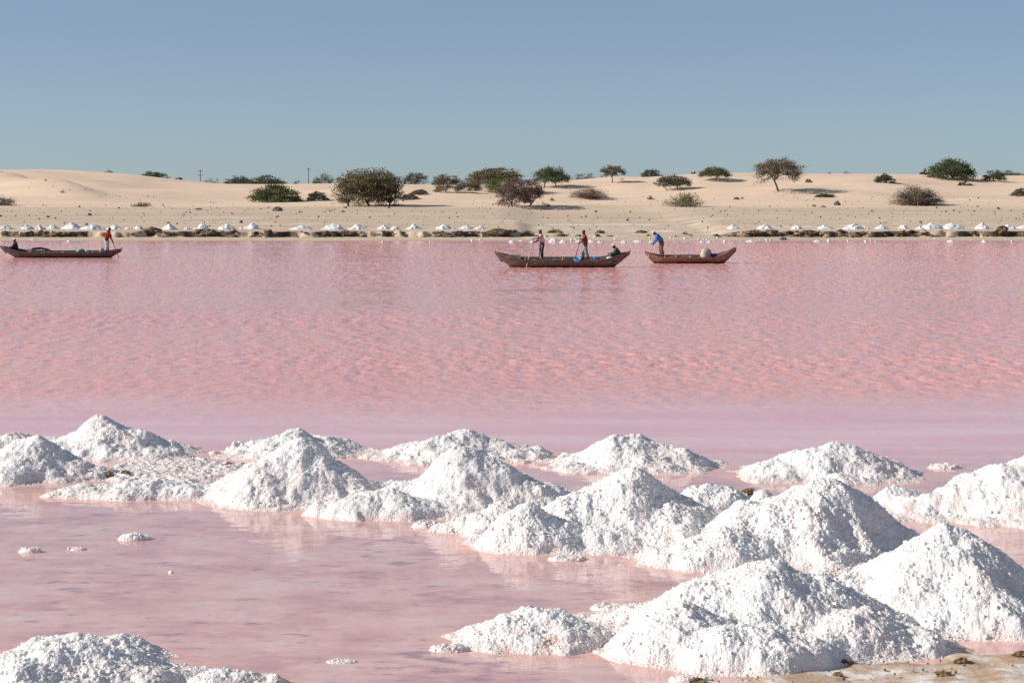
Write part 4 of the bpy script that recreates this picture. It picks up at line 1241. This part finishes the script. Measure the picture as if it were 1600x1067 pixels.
# seated man in green
J = {}
legs(J, (0, 0, .14), (.40, .38), (.42, .06), (.42, .34), (.50, .06), .12)
upper(J, (.12, 0, .47), (.23, 0, .64), (.33, 0, .76), (.28, .28, .36), (.52, .16, .33), (.30, -.28, .36), (.54, -.14, .34))
person('man in dark green shirt and pale cap sitting hunched in the stern', at(968, dm, .42), -1, J, 'green', 'green', cap='whitecloth', sleeve='long')
# blue-shirted man
J = {}
legs(J, (-.04, 0, .84), (.06, .46), (-.03, .09), (.0, .45), (-.16, .09))
upper(J, (.13, 0, 1.17), (.28, 0, 1.33), (.42, 0, 1.42), (.30, .27, 1.02), (.50, .10, .84), (.28, -.27, 1.0), (.42, -.06, .80))
person('man in blue shirt and brown trousers leaning on a pole in the bow', at(1033, dr, .38), -1, J, 'blue', 'brown', cap='pinkcap', sleeve='long')
pole('pole of the blue-shirted man reaching the water at the bow', (X(1022, dr), dr, 1.36), (X(1006.5, dr), dr - .35, -.25), 'palepole')
# red-shirted man in the left boat
J = {}
legs(J, (-.02, 0, .88), (.04, .47), (-.03, .09), (.02, .46), (.06, .09))
upper(J, (.04, 0, 1.24), (.10, 0, 1.43), (.17, 0, 1.55), (.25, .24, 1.08), (.36, .08, .82), (.20, -.25, 1.02), (.38, -.04, .74))
person('man in red shirt and pale trousers poling the left boat', at(167, dl, .28), 1, J, 'red', 'lilac')
pole('pole of the red-shirted man at the left boat stern', (X(173.5, dl), dl, 1.22), (X(189.5, dl), dl - .3, -.2), 'pole')
# seated dark figure in the left boat
J = {}
legs(J, (0, 0, .14), (.38, .36), (.40, .06), (.38, .36), (.46, .06), .12)
upper(J, (.02, 0, .50), (.05, 0, .69), (.09, 0, .82), (.12, .25, .40), (.36, .14, .36), (.12, -.25, .40), (.36, -.14, .36))
person('person in dark navy clothes with white cap sitting in the left bow', at(25, dl, .32), -1, J, 'navy', 'navy', cap='whitecloth', sleeve='long')

# ------------------------------------------------------------------ cargo
def sack(name, px, d, z, wpx, hpx, mat, label, cat, seed, depth=.4):
    w_, h_ = wpx * d / F, hpx * d / F
    rg = np.random.default_rng(seed)
    n = 14; V = []
    prof = [(.80, 0), (.97, .12), (1, .4), (.96, .7), (.80, .92), (.42, 1.0)]
    for r, zz in prof:
        for k in range(n):
            a = 2 * math.pi * k / n; q = r * (1 + .07 * rg.normal())
            V.append((q * math.cos(a) * w_ / 2, q * math.sin(a) * depth / 2, zz * h_ * (1 + .03 * rg.normal())))
    Fq = [(j * n + i, j * n + (i + 1) % n, (j + 1) * n + (i + 1) % n, (j + 1) * n + i) for j in range(len(prof) - 1) for i in range(n)]
    Fq += [tuple(range(n - 1, -1, -1)), tuple((len(prof) - 1) * n + i for i in range(n))]
    return obj(name, mesh(name, V, Fq, True), M[mat], loc=at(px, d, z), label=label, cat=cat)

o = sack('sack', 1103, dr, .24, 17, 16, 'beige_sack', 'full beige sack standing in the right-hand boat', 'sack', 1, .55)
mb = MB(); mb.tube([(-.12, 0, .58), (-.06, 0, .66), (.05, 0, .66), (.12, 0, .57)], .03, 6); obj('handle', mb.mesh('handle', True), M['beige_sack'], o)
def bucket(label, px, d, z, wpx, hpx, mat, name='bucket', rot=0):
    w_, h_ = wpx * d / F / 2, hpx * d / F
    r_ = obj(name, None, loc=at(px, d, z), label=label, cat=name)
    mb = MB(); mb.lathe([(w_ * .78, 0), (w_ * .9, h_ * .5), (w_, h_), (w_ * .93, h_), (w_ * .74, h_ * .12)], 14); obj('bowl', mb.mesh('bowl', True), M[mat], r_)
    mb = MB()
    P = [(math.cos(a) * w_ * 1.03, math.sin(a) * w_ * 1.03, h_) for a in np.linspace(0, 2 * math.pi, 15)]
    mb.tube(P, .014, 5, cap=False); obj('rim', mb.mesh('rim', True), M[mat], r_)
    r_.rotation_euler = (rot, 0, 0)
    return r_
bucket('deep blue plastic bucket beside the beige sack', 1116, dr, .30, 10, 7, 'blue_plastic')
bucket('light blue plastic basin hung on the patched hull', 902, dm - .60, .36, 11, 4.5, 'sky_plastic', 'basin', R(25))
bucket('pale blue basin lying in the patched boat behind the seated man', 930, dm, .36, 13, 5, 'sky_plastic', 'basin')
sack('sack', 955, dm - .15, .36, 15, 6, 'white_sack', 'white sack at the knees of the hunched man in green', 'sack', 4)
sack('sack', 969, dm + .1, .52, 8, 5, 'white_sack', 'small white bundle behind the hunched man in green', 'sack', 5)
mb = MB(); wx = 21 * dm / F
cr = obj('crate', None, loc=at(803, dm, .46), label='grey open box resting on the bow of the patched boat', cat='crate')
for nm, c, s_ in (('side_board', (0, -.24, .11), (wx, .03, .22)), ('side_board', (0, .24, .11), (wx, .03, .22)), ('end_board', (-wx / 2 + .015, 0, .105), (.03, .45, .20)), ('end_board', (wx / 2 - .015, 0, .105), (.03, .45, .20)), ('bottom_board', (0, 0, .012), (wx - .07, .44, .024))):
    mb = MB(); mb.box(c, s_); obj(nm, mb.mesh(nm), M['metal'], cr)
mt = obj('stick_bundle', None, loc=at(64, dl, .44), label='dark bundle of sticks lying across the left boat', cat='bundle')
rg = np.random.default_rng(3)
for k in range(9):
    mb = MB(); y, z = rg.uniform(-.22, .22), rg.uniform(0, .12)
    mb.tube([(-.55 + rg.normal(0, .06), y, z + .05), (0, y, z + .10), (.55 + rg.normal(0, .06), y + rg.normal(0, .04), z)], .035, 5); obj('stick', mb.mesh('stick'), M['bark'], mt)
sack('sack', 46, dl, .36, 9, 5, 'white_sack', 'small pale bundle near the seated figure in the left boat', 'sack', 6)
sack('sack', 126, dl, .34, 13, 5.5, 'green_sack', 'green bundle in the left boat', 'sack', 7)
sack('sack', 137, dl, .34, 9, 4, 'metal', 'blue-grey bundle beside the green one', 'sack', 8)
sack('sack', 159, dl, .34, 8, 7, 'metal', 'grey bag at the feet of the red-shirted man', 'sack', 9)
